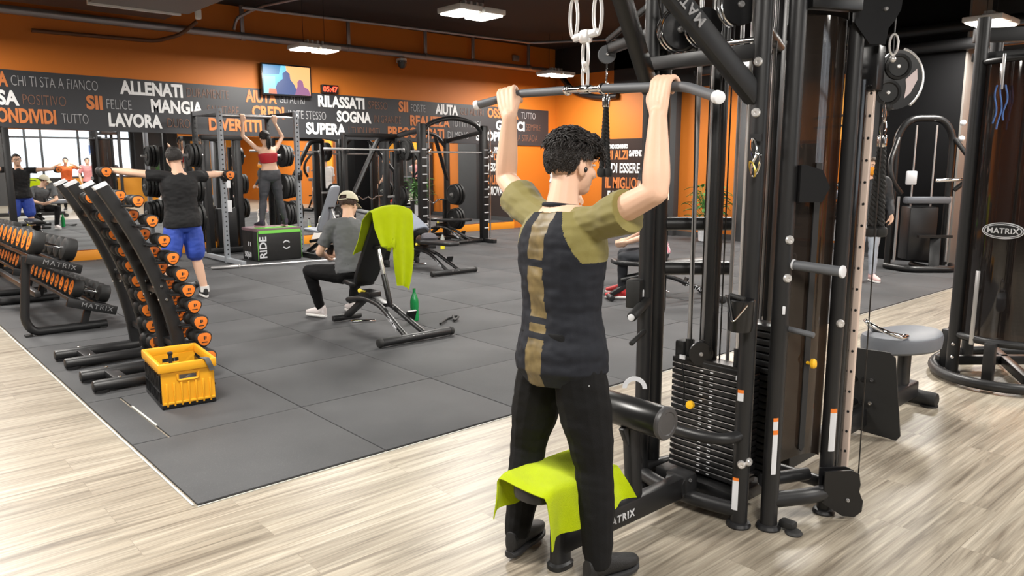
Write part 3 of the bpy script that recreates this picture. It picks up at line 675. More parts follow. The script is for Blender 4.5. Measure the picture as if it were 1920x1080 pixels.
def human(name, label, J, hf, prof=MALE, s=1.0, voxel=0.012, sleeve=0.55, shirt=None, legs='trousers', legmat=None, leg_end=1.0, shoes=None, soles=None, hair=hair_dark, hands=None, shirt_low=0.0, world_loc=None, group=None, skin_m=None, arm_r=None, hair_fn=short_hair, sleeve_r=1.0, cloth_fn=None, shirt_top=0.985, leg_loose=1.0, hup=None, cat='person', shirt_grow=0.014, eyes=True):
    J = {k: V(v) for k, v in J.items()}
    loc = world_loc or (J['pelvis'].x, J['pelvis'].y, min(J['anL'].z, J['anR'].z) - 0.085)
    root = thing(name, label, cat, loc, 0, group, world=True)
    sk = skin_m or skin
    b = MB()
    torso(b, J, prof, 0, s=s)
    hf = V(hf).normalized(); hup = V(hup) if hup else (J['head'] - J['neck']).normalized()
    limb(b, [J['neck'] - (J['head'] - J['neck']).normalized() * 0.03, J['neck'].lerp(J['head'], .45) - hf * .012, J['head'] - hup * .03 - hf * .015], [.068 * s, .054 * s, .055 * s])
    P, R = head(b, J['head'], hf, hup, s)
    ar = arm_r or (.052, .045, .038, .04, .027)
    for q in 'LR':
        sh, el, wr = J['sh' + q], J['el' + q], J['wr' + q]
        inner = J['neck'].lerp(sh, .55) - (J['neck'] - J['chest']).normalized() * .05
        limb(b, [inner, sh, sh.lerp(el, .45), el], [.06 * s, ar[0] * s, ar[1] * s, ar[2] * s])
        limb(b, [el, el.lerp(wr, .28), wr], [ar[2] * s, ar[3] * s, ar[4] * s])
        h = (hands or {}).get(q)
        if h is None: open_hand(b, wr, (wr - el), J['chest'] - wr if (J['chest'] - wr).length > .1 else (0, 0, -1), 1 if q == 'L' else -1, .35, s)
        elif h[0] == 'grip': grip_hand(b, wr, *h[1:], s=s)
        else: open_hand(b, wr, *h[1:], s=s)
        hi, kn, an = J['hip' + q], J['kn' + q], J['an' + q]
        limb(b, [hi, hi.lerp(kn, .5), kn], [.088 * s, .073 * s, .053 * s]); limb(b, [kn, kn.lerp(an, .3), an], [.053 * s, .054 * s, .036 * s])
        if not shoes: b.ball(an + V((0, 0, -.05)), (.05, .05, .035))
    part('body', remeshed(b, voxel, 3), sk, root)
    H = Human(); H.root = root; H.P = P; H.R = R; H.J = J
    if shirt:
        m = MB(); torso(m, J, prof, shirt_grow, t0=shirt_low, t1=shirt_top, s=s, flare=0.05)
        nd = (J['neck'] - J['chest']).normalized(); limb(m, [J['neck'] - nd * .05, J['neck'] - nd * .005], [.092 * s, .074 * s], open_end=True)
        for q in 'LR':
            sh, el, wr = J['sh' + q], J['el' + q], J['wr' + q]
            inner = J['neck'].lerp(sh, .4) - (J['neck'] - J['chest']).normalized() * .058
            if sleeve <= 1:
                e = sh.lerp(el, sleeve); k = sleeve_r
                dr = V((0, 0, -.012 * k)); limb(m, [inner, sh, sh.lerp(e, .55) + dr * .5, e + dr], [.078 * s, (ar[0] + .012) * s, (ar[1] + .013) * s * k, (ar[1] + .017) * s * k], open_end=True)
            else:
                limb(m, [inner, sh, sh.lerp(el, .5), el], [.07 * s, (ar[0] + .018) * s, (ar[1] + .018) * s, (ar[2] + .018) * s])
                limb(m, [el, el.lerp(wr, .4), el.lerp(wr, .92)], [(ar[2] + .018) * s, (ar[3] + .014) * s, (ar[4] + .014) * s])
        me = remeshed(m, voxel, 2)
        wrinkle(me, .007, (10, 10, 17), 1.3)
        if cloth_fn: H.shirt_mesh = me
        H.shirt = part('shirt', me, shirt, root)
        if cloth_fn: paint(me, lambda c, n_: cloth_fn(c + V(loc), n_))
    if legmat:
        m = MB(); torso(m, J, prof, .014, t1=.24, s=s)
        for q in 'LR':
            hi, kn, an = J['hip' + q], J['kn' + q], J['an' + q]; k = leg_loose
            if leg_end <= 1:
                e = hi.lerp(kn, leg_end); limb(m, [hi, hi.lerp(e, .5), e], [.102 * s, .098 * s * k, .094 * s * k])
            else:
                limb(m, [hi, hi.lerp(kn, .5), kn], [.102 * s, .088 * s * k, .066 * s * k]); e = kn.lerp(an, leg_end - 1)
                limb(m, [kn, kn.lerp(e, .4), e], [.066 * s * k, .064 * s * k, .048 * s * k])
        me = remeshed(m, voxel, 2); wrinkle(me, .0055, (9, 9, 15), 4.1)
        part(legs, me, legmat, root)
    if shoes:
        for q in 'LR': shoe(root, J['an' + q], J['to' + q], shoes, soles or shoes, .275 * s)
    if hair:
        hc = hair_cap(P, R, hair_fn, .011 * s, s); tufts(hc, P, R, 420, (.080, .100, .097), .018, hair_fn, s, 3, .2, .004)
        H.hair = part('hair', hc, hair, root)
    if eyes:
        e = MB()
        for k in (-1, 1): e.ball(P(.031 * k, .081, .004), (.012 * s, .006 * s, .0048 * s), 10, R)
        o = part('eyes', e, mat('eye_white', (.75, .72, .7), .2) if 'eye_white' not in MATS else MATS['eye_white'], root)
        e = MB()
        for k in (-1, 1): e.ball(P(.031 * k, .0855, .004), (.005 * s, .003 * s, .0046 * s), 8, R)
        part('irises', e, hair_dark, o)
        e = MB()
        for k in (-1, 1): e.tube([P(.012 * k, .09, .024), P(.03 * k, .091, .031), P(.05 * k, .078, .024)], [.003 * s, .005 * s, .002 * s], 6)
        part('eyebrows', e, hair or hair_dark, root)
    return H
# ------------------------------------------------------------------ the young man at the lat pulldown
BARC = V((2.17, 2.03, 1.872)); BL = V((2.19, 2.42, 1.882)); BR = V((2.165, 1.575, 1.85)); BLE = V((2.10, 2.60, 1.838)); BRE = V((2.07, 1.375, 1.795))
JM = dict(pelvis=(2.04, 2.01, .86), waist=(2.05, 2.02, 1.03), chest=(2.055, 2.03, 1.24), neck=(2.075, 2.045, 1.44), head=(2.13, 2.055, 1.595),
          shL=(2.08, 2.215, 1.405), elL=(2.15, 2.46, 1.535), wrL=(2.115, 2.395, 1.785), shR=(2.06, 1.85, 1.39), elR=(2.06, 1.60, 1.505), wrR=(2.105, 1.635, 1.755),
          hipL=(2.04, 2.105, .83), knL=(2.045, 2.20, .46), anL=(1.975, 2.19, .10), toL=(.93, .3), hipR=(2.04, 1.92, .83), knR=(2.075, 1.865, .46), anR=(2.045, 1.81, .10), toR=(1, -.1))
navy = mat('dark_navy_jersey', (0.010, 0.0115, 0.017), 0.75, spec=.3, bump=0.15, bscale=420)
olive = mat('olive_jersey', (0.19, 0.16, 0.04), 0.75, bump=0.15, bscale=420, sheen=0.15)
camo = mat('gold_camouflage_stripe', (0.16, 0.115, 0.045), 0.5, var=0.9, vscale=22)
black_cloth = mat('black_tracksuit', (0.0045, 0.0045, 0.005), 0.8, spec=.25, bump=0.2, bscale=300)
black_shoe = mat('black_shoe', (0.010, 0.010, 0.011), 0.55, bump=0.3, bscale=300)
dark_sole = mat('dark_sole', (0.02, 0.02, 0.022), 0.6)
def jersey(c, n):
    for q in 'LR':
        sh = V(JM['sh' + q]); el = V(JM['el' + q]); a = (el - sh).normalized()
        t = (c - sh).dot(a)
        d = abs(c.y - 2.035)
        if d > 0.062 and (c.z > 1.435 - (d - 0.066) * 1.75) and c.z > 1.245 and (c.y - 2.035) * (sh.y - 2.035) > 0: return 1
    if n.x < 0.15 and abs(c.y - 2.03 + 0.01 * math.sin(c.z * 9)) < 0.043: 
        return 0 if any(abs(c.z - q) < 0.012 for q in (1.235, 1.02, 0.965)) else 2
    return 0
m_hands = {'L': ('grip', BL.lerp(BLE, .22), (BL - BLE), (-1, .1, -.25), (0.25, 0, 1), .0175), 'R': ('grip', BR + V((0, .075, .004)), (BARC - BR), (-1, -.1, -.25), (.25, 0, 1), .0175)}
lifter = human('person', 'young man in dark T-shirt with olive sleeves and black trousers gripping the lat bar overhead', JM, (1, -.12, -.12), voxel=0.0046, shirt=[navy, olive, camo], sleeve=.54, sleeve_r=1.22, legmat=black_cloth, leg_end=1.97, leg_loose=1.12,
               shoes=black_shoe, soles=dark_sole, hands=m_hands, cloth_fn=jersey, hair=None, shirt_low=-.17, hup=(.12, 0, 1), shirt_grow=0.017, arm_r=(.056, .050, .043, .046, .030))
P, R = lifter.P, lifter.R
def lhair(d):
    return d.z > (0.30 if d.y > 0.45 else (-0.12 + 0.45 * max(d.y, -0.25) if d.y > -0.25 else -0.5)) and not (d.y > 0.6 and d.z < 0.5) and not (abs(d.x) > .8 and d.y > -.15 and d.z < .05)
hc = hair_cap(P, R, lhair, .010, 1.0, .004)
tufts(hc, P, R, 3200, (.082, .102, .100), .020, lhair, 1.0, 5, .22, .0024)
tufts(hc, P, R, 1300, (.083, .103, .103), .034, lambda d: d.z > .45, 1.0, 6, .40, .0028)
tufts(hc, P, R, 340, (.084, .107, .104), .042, lambda d: d.z > .3 and d.y > .5, 1.0, 8, .65, .003)
part('hair', hc, hair_dark, lifter.root)
t = MB(); t.ball(P(.082, .0, -.022), (.009, .009, .011), 10, R); part('earbud', t, plastic_b, lifter.root)
t = MB()
sp_ = [(-.088, .0), (.088, .0)]
t.tube([V((2.079, 2.046, 1.437)) + V((.073 * math.cos(a), .076 * math.sin(a), -.010 * math.cos(a))) for a in [2 * PI * k / 24 for k in range(24)]], .009, 8, closed=True)
part('collar', t, navy, lifter.root)
t = MB(); t.box((2.0, 1.825, .80), (.012, .002, .006)); part('hem_tag', t, label_white, lifter.root)
# ------------------------------------------------------------------ the multi-station cable tower
def bolt(mb, p, n, r=.013, h=.009):
    p = V(p); n = V(n).normalized(); mb.lathe([(r, 0), (r, h * .5), (r * .75, h), (r * .3, h), (r * .25, h * .6)], p, n, 12)
def smoked(name, tint, fac, rough=0.06):
    m = bpy.data.materials.new(name); m.use_nodes = True; nt = m.node_tree; b = nt.nodes['Principled BSDF']
    b.inputs['Base Color'].default_value = (*tint, 1); b.inputs['Roughness'].default_value = rough; b.inputs['Specular IOR Level'].default_value = .8
    t = nt.nodes.new('ShaderNodeBsdfTransparent'); t.inputs[0].default_value = (.55, .45, .38, 1)
    x = nt.nodes.new('ShaderNodeMixShader'); x.inputs[0].default_value = fac
    nt.links.new(t.outputs[0], x.inputs[1]); nt.links.new(b.outputs[0], x.inputs[2]); nt.links.new(x.outputs[0], nt.nodes['Material Output'].inputs[0])
    return m
smoke = smoked('smoked_acrylic', (0.022, 0.017, 0.014), .72)
cable_m = mat('black_cable', (0.008, 0.008, 0.008), 0.4)
plate_m = mat('weight_plate_black', (0.014, 0.014, 0.015), 0.35)
st = thing('cable_station', 'tall black multi-station cable tower with weight stack, pulleys and lat pulldown seat', 'gym machine', (3.05, 1.95, 0), world=True)
TOP = 2.62
UP = [('A', (2.89, 1.73), .037), ('B', (2.97, 1.63), .037), ('C', (2.905, 2.30), .036), ('C2', (3.0, 2.315), .046), ('D', (3.30, 1.54), .032)]
for nm, (x, y), r in UP:
    t = MB(); t.cyl((x, y, .0), (x, y, TOP), r, seg=20)
    t.lathe([(r + .016, 0), (r + .018, .008), (r + .012, .02), (r + .002, .024)], (x, y, 0), (0, 0, 1), 20)
    o = part('upright', t, dark_metal if nm != 'C2' else black_metal, st)
    b = MB()
    for z, n in {'A': [(2.0, (-1, -.15, 0)), (1.80, (-1, -.2, 0)), (.30, (-1, -.6, 0)), (.31, (-.1, -1, 0))], 'B': [(1.285, (-.5, -.87, 0)), (1.125, (-.5, -.87, 0))], 'C': [(.38, (-.9, -.4, 0))], 'C2': [], 'D': [(.9, (-.6, -.8, 0))]}[nm]:
        n = V(n).normalized(); bolt(b, V((x, y, z)) + n * (r - .002), n, .019, .012)
    if b.v: part('bolts', b, bright, o, 'silver bolt')
# far-side uprights, part of the same frame, half hidden behind the stack
for (x, y, w) in ((3.08, 2.04, .055), (3.45, 1.98, .06)):
    t = MB(); t.box((x, y, TOP / 2), (w * .8, w, TOP), None, .008); part('inner_upright', t, black_metal, st)
# base frame
t = MB()
t.tube(spline([(2.905, 2.30, .07), (2.86, 2.14, .07), (2.845, 1.99, .07), (2.86, 1.86, .07), (2.89, 1.73, .07)], 5), .034, 14)
t.tube([(2.89, 1.73, .09), (3.3, 1.95, .09), (3.42, 2.3, .09)], .03, 12); t.tube([(2.905, 2.30, .09), (3.4, 2.2, .09), (3.42, 1.6, .09)], .03, 12)
t.tube(fillet([(2.97, 1.63, .13), (3.12, 1.545, .13), (3.3, 1.50, .12)], .05), .036, 14)
t.tube([(3.05, 1.72, .17), (3.28, 1.62, .17)], .03, 12)
part('base_frame', t, dark_metal, st)
t = MB(); t.box((3.06, 2.0, .085), (.26, .46, .06), None, .01); part('stack_base_tray', t, black_metal, st)
# top frame, cross members, diagonal arms
t = MB(); t.beam((2.885, 1.73, 2.045), (2.9, 2.3, 2.045), .06, .06); part('crossbar', t, dark_metal, st)
t = MB(); t.tube([(2.92, 1.78, 2.10), (2.92, 2.02, 2.10)], .011, 10); part('crossbar_rod', t, chrome, st)
AP = V((2.14, 2.0, 2.56))
for (p0, lab) in (((2.885, 1.745, 1.86), 1), ((2.86, 2.27, 1.93), 0)):
    t = MB(); d = (AP - V(p0)).normalized(); t.beam(V(p0), AP, .062, .085, .014)
    o = part('diagonal_arm', t, dark_metal, st)
    if lab:
        ux = d; n = V((-.35, -.9, 0)); n = (n - ux * n.dot(ux)).normalized(); uy = n.cross(ux)
        q = V(p0) + d * .40 + n * .036
        text_part('maker_lettering', 'MATRIX', .06, q - uy * .02, ux, uy, grey_decal, o, bold=.001, spacing=1.15)
t = MB(); t.box(AP, (.2, .12, .12), None, .015); t.beam(AP, (3.2, 2.0, 2.58), .06, .08); part('top_boom', t, dark_metal, st)
t = MB()
for (a, b_) in (((2.89, 1.73), (3.3, 1.54)), ((2.905, 2.30), (3.32, 2.34)), ((3.3, 1.54), (3.45, 1.98)), ((3.32, 2.34), (3.45, 1.98)), ((2.97, 1.63), (3.45, 1.98))):
    t.tube([(*a, 2.5), (*b_, 2.5)], .032, 12)
t.tube([(2.89, 1.73, 2.14), (3.45, 1.98, 2.14)], .03, 12); t.tube([(2.905, 2.30, 2.14), (3.45, 1.98, 2.14)], .03, 12); t.beam((3.0, 1.60, 2.235), (3.22, 1.5, 2.235), .05, .06)
part('top_frame', t, black_metal, st)
# weight stack facing the seat
ws = MB(); wn = MB(); hi = MB()
n = 18; z0 = .125; dz = .0292
for k in range(n):
    t = MB(); z = z0 + dz * (k + .5); t.box((3.05, 1.99, z), (.125, .40, dz - .005), None, .004)
    t.cur = 1; t.box((2.988, 1.99, z + dz * .5 - .0038), (.004, .392, .0026)); t.cur = 2  # steel strip imitates the light caught along each plate's edge
    for yy in (2.02, 1.965):
        t.box((2.9865, yy, z), (.001, .017, .005))
    part('weight_plate', t, [plate_m, steel, label_white], st)
ztop = z0 + n * dz
t = MB(); t.box((3.05, 1.99, ztop + .012), (.125, .40, .026), None, .005); t.box((3.0, 1.99, ztop + .03), (.02, .36, .012)); part('stack_head', t, black_metal, st)
t = MB(); t.box((2.985, 1.82, ztop - .01), (.006, .03, .02)); t.box((2.985, 2.13, ztop + .03), (.006, .03, .02)); part('head_decals', t, label_white, st)
t = MB()
for y in (2.125, 1.86): t.cyl((3.03, y, ztop + .02), (3.03, y, ztop + .115), .018, seg=14)
t.box((3.06, 2.17, ztop + .03), (.1, .05, .14), None, .01)
part('rod_bushings', t, rubber, st)
for y, r, m_ in ((2.125, .0105, steel), (1.86, .0125, bright)):
    t = MB(); t.cyl((3.03, y, .1), (3.03, y, 2.45), r, seg=12); part('guide_rod', t, m_, st)
for x, y, r in ((3.12, 2.105, .014), (3.2, 2.02, .009), (3.24, 1.95, .009), (3.28, 1.9, .009), (3.32, 1.83, .009)):
    t = MB(); t.cyl((x, y, .1), (x, y, 2.45), r, seg=12); part('guide_rod', t, steel, st)
t = MB(); t.tube([(2.975, 2.05, .47), (2.945, 2.05, .47)], .006, 8); t.lathe([(.006, 0), (.02, .004), (.021, .016), (.017, .026), (.006, .028)], (2.955, 2.05, .47), (-1, -.3, .1), 18)
pin = part('selector_pin', t, yellow_knob, st, 'yellow selector pin knob')
t = MB(); t.tube(spline([(2.95, 2.055, .47), (2.955, 2.09, .45), (2.965, 2.10, .55), (2.975, 2.125, .66)], 5), .004, 6); part('pin_lanyard', t, cable_m, pin)
# second, dark stack deeper in the tower
for k in range(22):
    t = MB(); z = .15 + .033 * (k + .5); t.box((3.17, 1.83, z), (.11, .2, .026), None, .004); part('rear_weight_plate', t, plate_m, st)
# pulleys
def pulley(c, ax, r, w=.022, m_=plastic_b, hub=True, guard=None):
    t = MB(); c = V(c); ax = V(ax).normalized()
    t.lathe([(r * .25, -w / 2), (r * .98, -w / 2), (r, -w * .4), (r * .9, -w * .1), (r * .9, w * .1), (r, w * .4), (r * .98, w / 2), (r * .25, w / 2)], c, ax, 28)
    o = part('pulley', t, m_, st)
    if hub: b = MB(); bolt(b, c + ax * (w / 2), ax, r * .18, .01); part('axle_bolt', b, steel, o, 'silver axle bolt')
    if guard:
        b = MB(); x, y, d = frame_from(ax)
        for s in (-1, 1): b.tube([c + ax * w * .8 * s + (x * math.cos(a) + y * math.sin(a)) * (r + .012) for a in [guard + PI * k / 12 for k in range(13)]], .005, 6)
        part('cable_guard', b, chrome, o)
    return o
fc = (-.75, -.66, 0)
pulley((2.99, 2.03, .715), fc, .056)
t = MB(); t.box((3.0, 2.03, .715), (.03, .02, .13), None, .006); t.box((3.02, 2.05, .68), (.07, .05, .03), None, .006); part('pulley_yoke', t, black_metal, st)
pulley((2.93, 2.17, 2.185), (-.5, -.87, 0), .085, guard=2.2); pulley((2.95, 2.05, 2.19), (-.5, -.87, 0), .078, guard=2.0)
pulley((2.98, 1.90, 2.26), (-.5, -.87, 0), .085, guard=1.2)
pulley((3.0, 2.66, 2.135), (-.62, -.78, 0), .045, m_=grey_rubber)
t = MB(); t.beam((2.96, 2.33, 2.2), (3.0, 2.64, 2.16), .04, .05); t.beam((2.9, 2.3, 2.32), (3.0, 2.66, 2.2), .016, .03, .004); part('rear_pulley_arm', t, black_metal, st)
# cables
t = MB()
for pts in (([(2.99, 2.085, .72), (2.96, 2.10, 2.2)]), ([(2.99, 1.975, .72), (2.97, 1.97, 2.25)]), ([(3.17, 1.83, .9), (3.17, 1.83, 2.4)]), ([(2.14, 1.98, 2.54), (2.92, 2.2, 2.24)]), ([(2.2, 2.02, 2.52), (2.96, 2.1, 2.25)]), ([(3.1, 2.0, .2), (3.1, 2.0, 2.4)]), ([(3.14, 2.14, .2), (3.14, 2.14, 2.4)]), ([(3.0, 2.66, 2.1), (3.0, 2.66, 2.0)]), ([(2.6, 2.1, 2.5), (3.05, 2.3, 2.02)])):
    t.tube(pts, .0035, 6)
part('cables', t, cable_m, st)
# glossy smoked shroud between the front and side columns, with its adjustment slot
def shr(u, v):
    a = V((2.99, 1.655, 0)); b = V((3.29, 1.575, 0)); p = a.lerp(b, u); bulge = .045 * math.sin(PI * u); zb_ = .27 + .05 * math.sin(PI * u)
    return (p.x - .3 * bulge, p.y - bulge, zb_ + (2.19 - zb_) * v)
t = MB(); t.sheet(shr, 14, 24, .006); shroud = part('smoked_shroud', t, smoke, st)
t = MB(); t.prism([(-.016, -.62), (.0, -.64), (.016, -.62), (.016, .62), (-.016, .62)], (3.10, 1.567, .98), (.955, -.28, 0), (.0, .0, 1), .006)
part('adjustment_slot', t, paint_black, shroud)
t = MB(); t.cyl((3.10, 1.565, .745), (3.095, 1.54, .745), .007, seg=10); t.lathe([(.008, 0), (.021, .003), (.022, .014), (.016, .022)], (3.096, 1.545, .745), (.2, -.9, .1), 18); part('adjustment_knob', t, yellow_knob, st, 'yellow adjustment knob')
def shr2(u, v):
    a = V((3.325, 1.54, 0)); b = V((3.408, 1.522, 0)); p = a.lerp(b, u); return (p.x, p.y - .015 * math.sin(PI * u), .2 + 1.75 * v)
t = MB(); t.sheet(shr2, 6, 4, .005); part('side_cover', t, mat('glossy_black_cover', (0.01, 0.01, 0.011), 0.12), st)
# perforated rail with pulley carriage, sheave guard
rail = MB(); rail.box((3.42, 1.512, 1.16), (.022, .030, 1.92), None, .003)
ro = part('perforated_rail', rail, mat('pale_bronze_rail', (0.72, 0.58, 0.50), 0.3, 0.15), st, 'pale perforated rail')
t = MB()
for k in range(19): t.cyl((3.4085, 1.508, .28 + k * .095), (3.4065, 1.508, .28 + k * .095), .006, seg=8)
part('rail_holes', t, paint_black, ro)
t = MB(); t.box((3.43, 1.525, 2.0), (.075, .085, .19), None, .01); t.box((3.41, 1.54, 2.1), (.03, .1, .012)); car = part('pulley_carriage', t, plastic_b, st)
t = MB()
for q in (0, 1, 2): bolt(t, (3.385, 1.50 + q * .012, 1.925), (-1, -.3, 0), .004)
part('carriage_bolts', t, chrome, car)
gc = V((3.53, 1.46, 1.955)); gax = V((-.72, -.69, 0)).normalized(); gx, gy, _ = frame_from(gax)
t = MB(); t.prism([(.105 * math.cos(a) * (1 if math.cos(a) > 0 else .8), .125 * math.sin(a)) for a in [2 * PI * k / 36 for k in range(36)]], gc, gx, gy, .02)
gp_ = part('swivel_plate', t, plastic_b, st)
if gx.dot(V((1, -1, 0))) < 0: gx = -gx
t = MB(); t.tube([gc + gx * .108 * math.cos(a) + V((0, 0, 1)) * .128 * math.sin(a) for a in [-.95 + 2.3 * k / 18 for k in range(19)]], .010, 8); part('guard_rim', t, bright, gp_)
t = MB()
for q, w_ in (((.0, .055), .055), ((-.035, -.055), .055)):
    c = gc + gx * q[0] + V((0, 0, q[1])) + gax * .012; t.lathe([(.02, 0), (w_, 0), (w_, .006), (w_ * .8, .008), (w_ * .72, .003), (.022, .003)], c, gax, 24)
part('sheaves', t, black_metal, gp_)
t = MB()
for q in ((.0, .055), (-.035, -.055), (-.02, .112), (-.075, -.03)): bolt(t, gc + gx * q[0] + V((0, 0, q[1])) + gax * .014, gax, .009 if abs(q[1]) < .1 else .006)
part('sheave_bolts', t, bright, gp_)
t = MB(); t.prism([(.035, .0), (.08, .045), (.085, -.0), (.06, -.055), (.035, -.08), (.04, -.03)], gc + gax * .0115, gx, (0, 0, 1), .003); part('guard_decal', t, mat('pale_pink_decal', (.72, .6, .6), .4), gp_, 'pale sticker')
# high and low pulley housings of the side column
def housing(c, rx, rz, poly):
    ax = V((-.55, -.83, 0)).normalized(); u = V((.83, -.55, 0)); t = MB()
    for s in (-1, 1): t.prism(poly, V(c) + ax * .022 * s, u, (0, 0, 1), .01)
    o = part('pulley_housing', t, plastic_b, st); b = MB(); bolt(b, V(c) + ax * .028, ax, .009); part('housing_bolt', b, steel, o, 'silver bolt'); return o
hp = [(-.13, .16), (.05, .16), (.075, .06), (.07, .0), (.045, -.045), (.02, -.075), (.012, -.14), (-.06, -.14), (-.13, -.06)]
housing((3.36, 1.47, 2.225), 1, 1, hp)
lp = [(-.115, .14), (.01, .14), (.05, .12), (.06, .07), (.055, .03), (.078, -.01), (.075, -.06), (.04, -.085), (-.02, -.075), (-.115, -.01)]
housing((3.31, 1.455, .098), 1, 1, lp)
pulley((3.36, 1.47, 2.225), (-.55, -.83, 0), .055, hub=False); pulley((3.345, 1.445, .09), (-.55, -.83, 0), .05, hub=False)
t = MB(); t.tube([(3.42, 1.435, 2.2), (3.42, 1.435, 2.06)], .003, 6); t.tube([(3.41, 1.44, .12), (3.45, 1.47, 1.86)], .003, 6); part('column_cable', t, cable_m, st)
# end stop of the side-column cable
t = MB(); t.tube([V((3.42, 1.435, 2.09)) + V((.014 * math.cos(a), -.012 * math.cos(a), .042 * math.sin(a))) for a in [2 * PI * k / 20 for k in range(20)]], .005, 8, closed=True); t.ball((3.42, 1.435, 2.03), .014, 12); part('cable_clip', t, bright, st, 'silver cable clip')
# pegs, storage handles, cups
t = MB(); t.rod((2.9, 2.285, .945), (2.70, 2.215, .90), .024); c = part('storage_peg', t, rubber, st); t = MB(); t.rod((2.703, 2.216, .90), (2.692, 2.212, .899), .016); part('peg_cap', t, label_white, c, 'white cap')
t = MB(); t.rod((2.9, 2.29, .80), (2.715, 2.225, .772), .012); part('storage_peg', t, rubber, st)
t = MB(); t.rod((2.985, 1.615, 1.18), (2.985, 1.385, 1.172), .021); c = part('storage_peg', t, grey_rubber, st); t = MB(); t.rod((2.985, 1.389, 1.172), (2.985, 1.377, 1.172), .0255); t.rod((2.985, 1.6, 1.18), (2.985, 1.585, 1.18), .0225); part('peg_cap', t, label_white, c, 'white cap')
t = MB(); t.rod((2.99, 1.61, .905), (2.99, 1.485, .895), .0125); part('storage_peg', t, grey_rubber, st)
t = MB(); t.box((2.84, 2.31, .985), (.09, .07, .135), Matrix.Rotation(.4, 4, 'Z'), .008); part('bumper_block', t, rubber, st)
t = MB(); t.lathe([(.046, 0), (.05, .01), (.056, .13), (.052, .135), (.045, .02), (.02, .012)], (2.80, 1.715, .905), (0, 0, 1), 24); t.box((2.85, 1.725, .97), (.05, .05, .1)); part('bottle_cup', t, plastic_b, st)
t = MB(); t.prism([(-.055, -.06), (.045, -.06), (.075, -.0), (.04, .07), (-.03, .09), (-.055, .09)], (3.03, 1.575, 1.50), (.83, -.55, 0), (0, 0, 1), .085); part('accessory_tray', t, plastic_b, st)
t = MB(); t.cyl((2.815, 1.715, 1.69), (2.86, 1.72, 1.69), .006, seg=8); t.box((2.845, 1.71, 1.70), (.01, .05, .03)); part('hook_bracket', t, dark_metal, st)
# stickers
def sticker(p, w, h, n_, oh):
    n_ = V(n_).normalized(); u = V((0, 0, 1)).cross(n_); r = .0375; t = MB(); K = 6
    for z0_, z1_, m_ in ((0, h - oh, 0), (h - oh, h, 1)):
        t.cur = m_; t.sheet(lambda a, b: V(p) - n_ * r + (n_ * math.cos((a - .5) * w / r) + u * math.sin((a - .5) * w / r)) * (r + .0008) + V((0, 0, z0_ + (z1_ - z0_) * b)), K, 1, .0006)
    return t
for p, w, h, n_, oh in (((2.853, 1.723, .085), .043, .15, (-.95, -.45, 0), .014), ((2.853, 1.723, .585), .036, .05, (-.95, -.4, 0), .015), ((2.945, 1.601, .265), .034, .2, (-.35, -.93, 0), .02), ((2.943, 1.602, .465), .034, .055, (-.35, -.93, 0), .016), ((3.277, 1.512, .31), .03, .2, (-.6, -.8, 0), .02)):
    part('warning_sticker', sticker(p, w, h, n_, oh), [label_white, label_orange], st, 'white sticker with orange top')
for p in ((2.862, 2.282, .985), (2.942, 1.600, .99)):
    t = MB(); t.box(p, (.012, .012, .035), Matrix.Rotation(.5, 4, 'Z'), .003); part('number_decal', t, label_white, st)
# curved guard rail in front of the stack
t = MB(); t.tube(spline([(2.89, 1.73, .425), (2.80, 1.755, .42), (2.755, 1.86, .415), (2.755, 2.05, .415), (2.80, 2.24, .42), (2.905, 2.3, .425)], 6), .026, 14); part('guard_rail', t, dark_metal, st)
# lat seat: base tube, post, pad, thigh roller
t = MB(); t.beam((2.03, 2.005, .115), (2.82, 2.005, .115), .062, .105, .014); bt = part('seat_beam', t, dark_metal, st)
text_part('maker_lettering', 'MATRIX', .046, (2.27, 1.9735, .098), (1, 0, 0), (0, 0, 1), label_white, bt, bold=.001, spacing=1.2)
t = MB(); t.lathe([(.05, -.05), (.058, -.02), (.058, .02), (.05, .05)], (2.845, 2.02, .115), (0, 1, 0), 20); t.box((2.86, 2.02, .115), (.1, .13, .13), None, .03)
for s in (-1, 1): bolt(t, (2.84, 2.02 + .06 * s, .15), (-.5, .6 * s, .6), .011); bolt(t, (2.8, 2.02 + .055 * s, .09), (-.3, s, 0), .01)
part('beam_joint', t, dark_metal, st)
t = MB(); t.rings([((2.045, 2.01, z), V((.045 * k, 0, 0)), V((0, .032 * k, 0))) for z, k in ((0.0, 1.25), (.02, 1.28), (.028, 1.0), (.335, 1.0))], 20, 2.6); part('seat_post', t, dark_metal, st)
t = MB(); t.rings([((2.045, 2.02, z), V((.205 * k, 0, 0)), V((0, .098 * k, 0))) for z, k in ((.328, .9), (.336, .985), (.35, 1.0), (.375, 1.0), (.39, .975), (.396, .9))], 40, 3.0); part('seat_pad', t, vinyl, st)
t = MB(); t.beam((2.50, 2.01, .14), (2.46, 2.01, .56), .05, .07, .012, (1, 0, 0)); t.beam((2.52, 2.01, .3), (2.42, 2.01, .5), .03, .05); t.tube([(2.45, 1.84, .555), (2.45, 2.18, .555)], .016, 10); part('roller_post', t, dark_metal, st)
t = MB(); t.rod((2.45, 1.815, .555), (2.45, 2.205, .555), .068, 28, .01); rl = part('thigh_roller', t, mat('roller_vinyl', (0.012, 0.012, 0.012), 0.3), st)
for y, s in ((1.815, -1), (2.205, 1)):
    t = MB(); t.lathe([(.069, -.012), (.071, 0), (.066, .008), (.05, .010), (.046, .007), (.03, .008), (.0, .008)], (2.45, y, .555), (0, s, 0), 28); part('roller_cap', t, mat('grey_roller_cap', (.06, .058, .06), .4), rl, 'grey end cap')
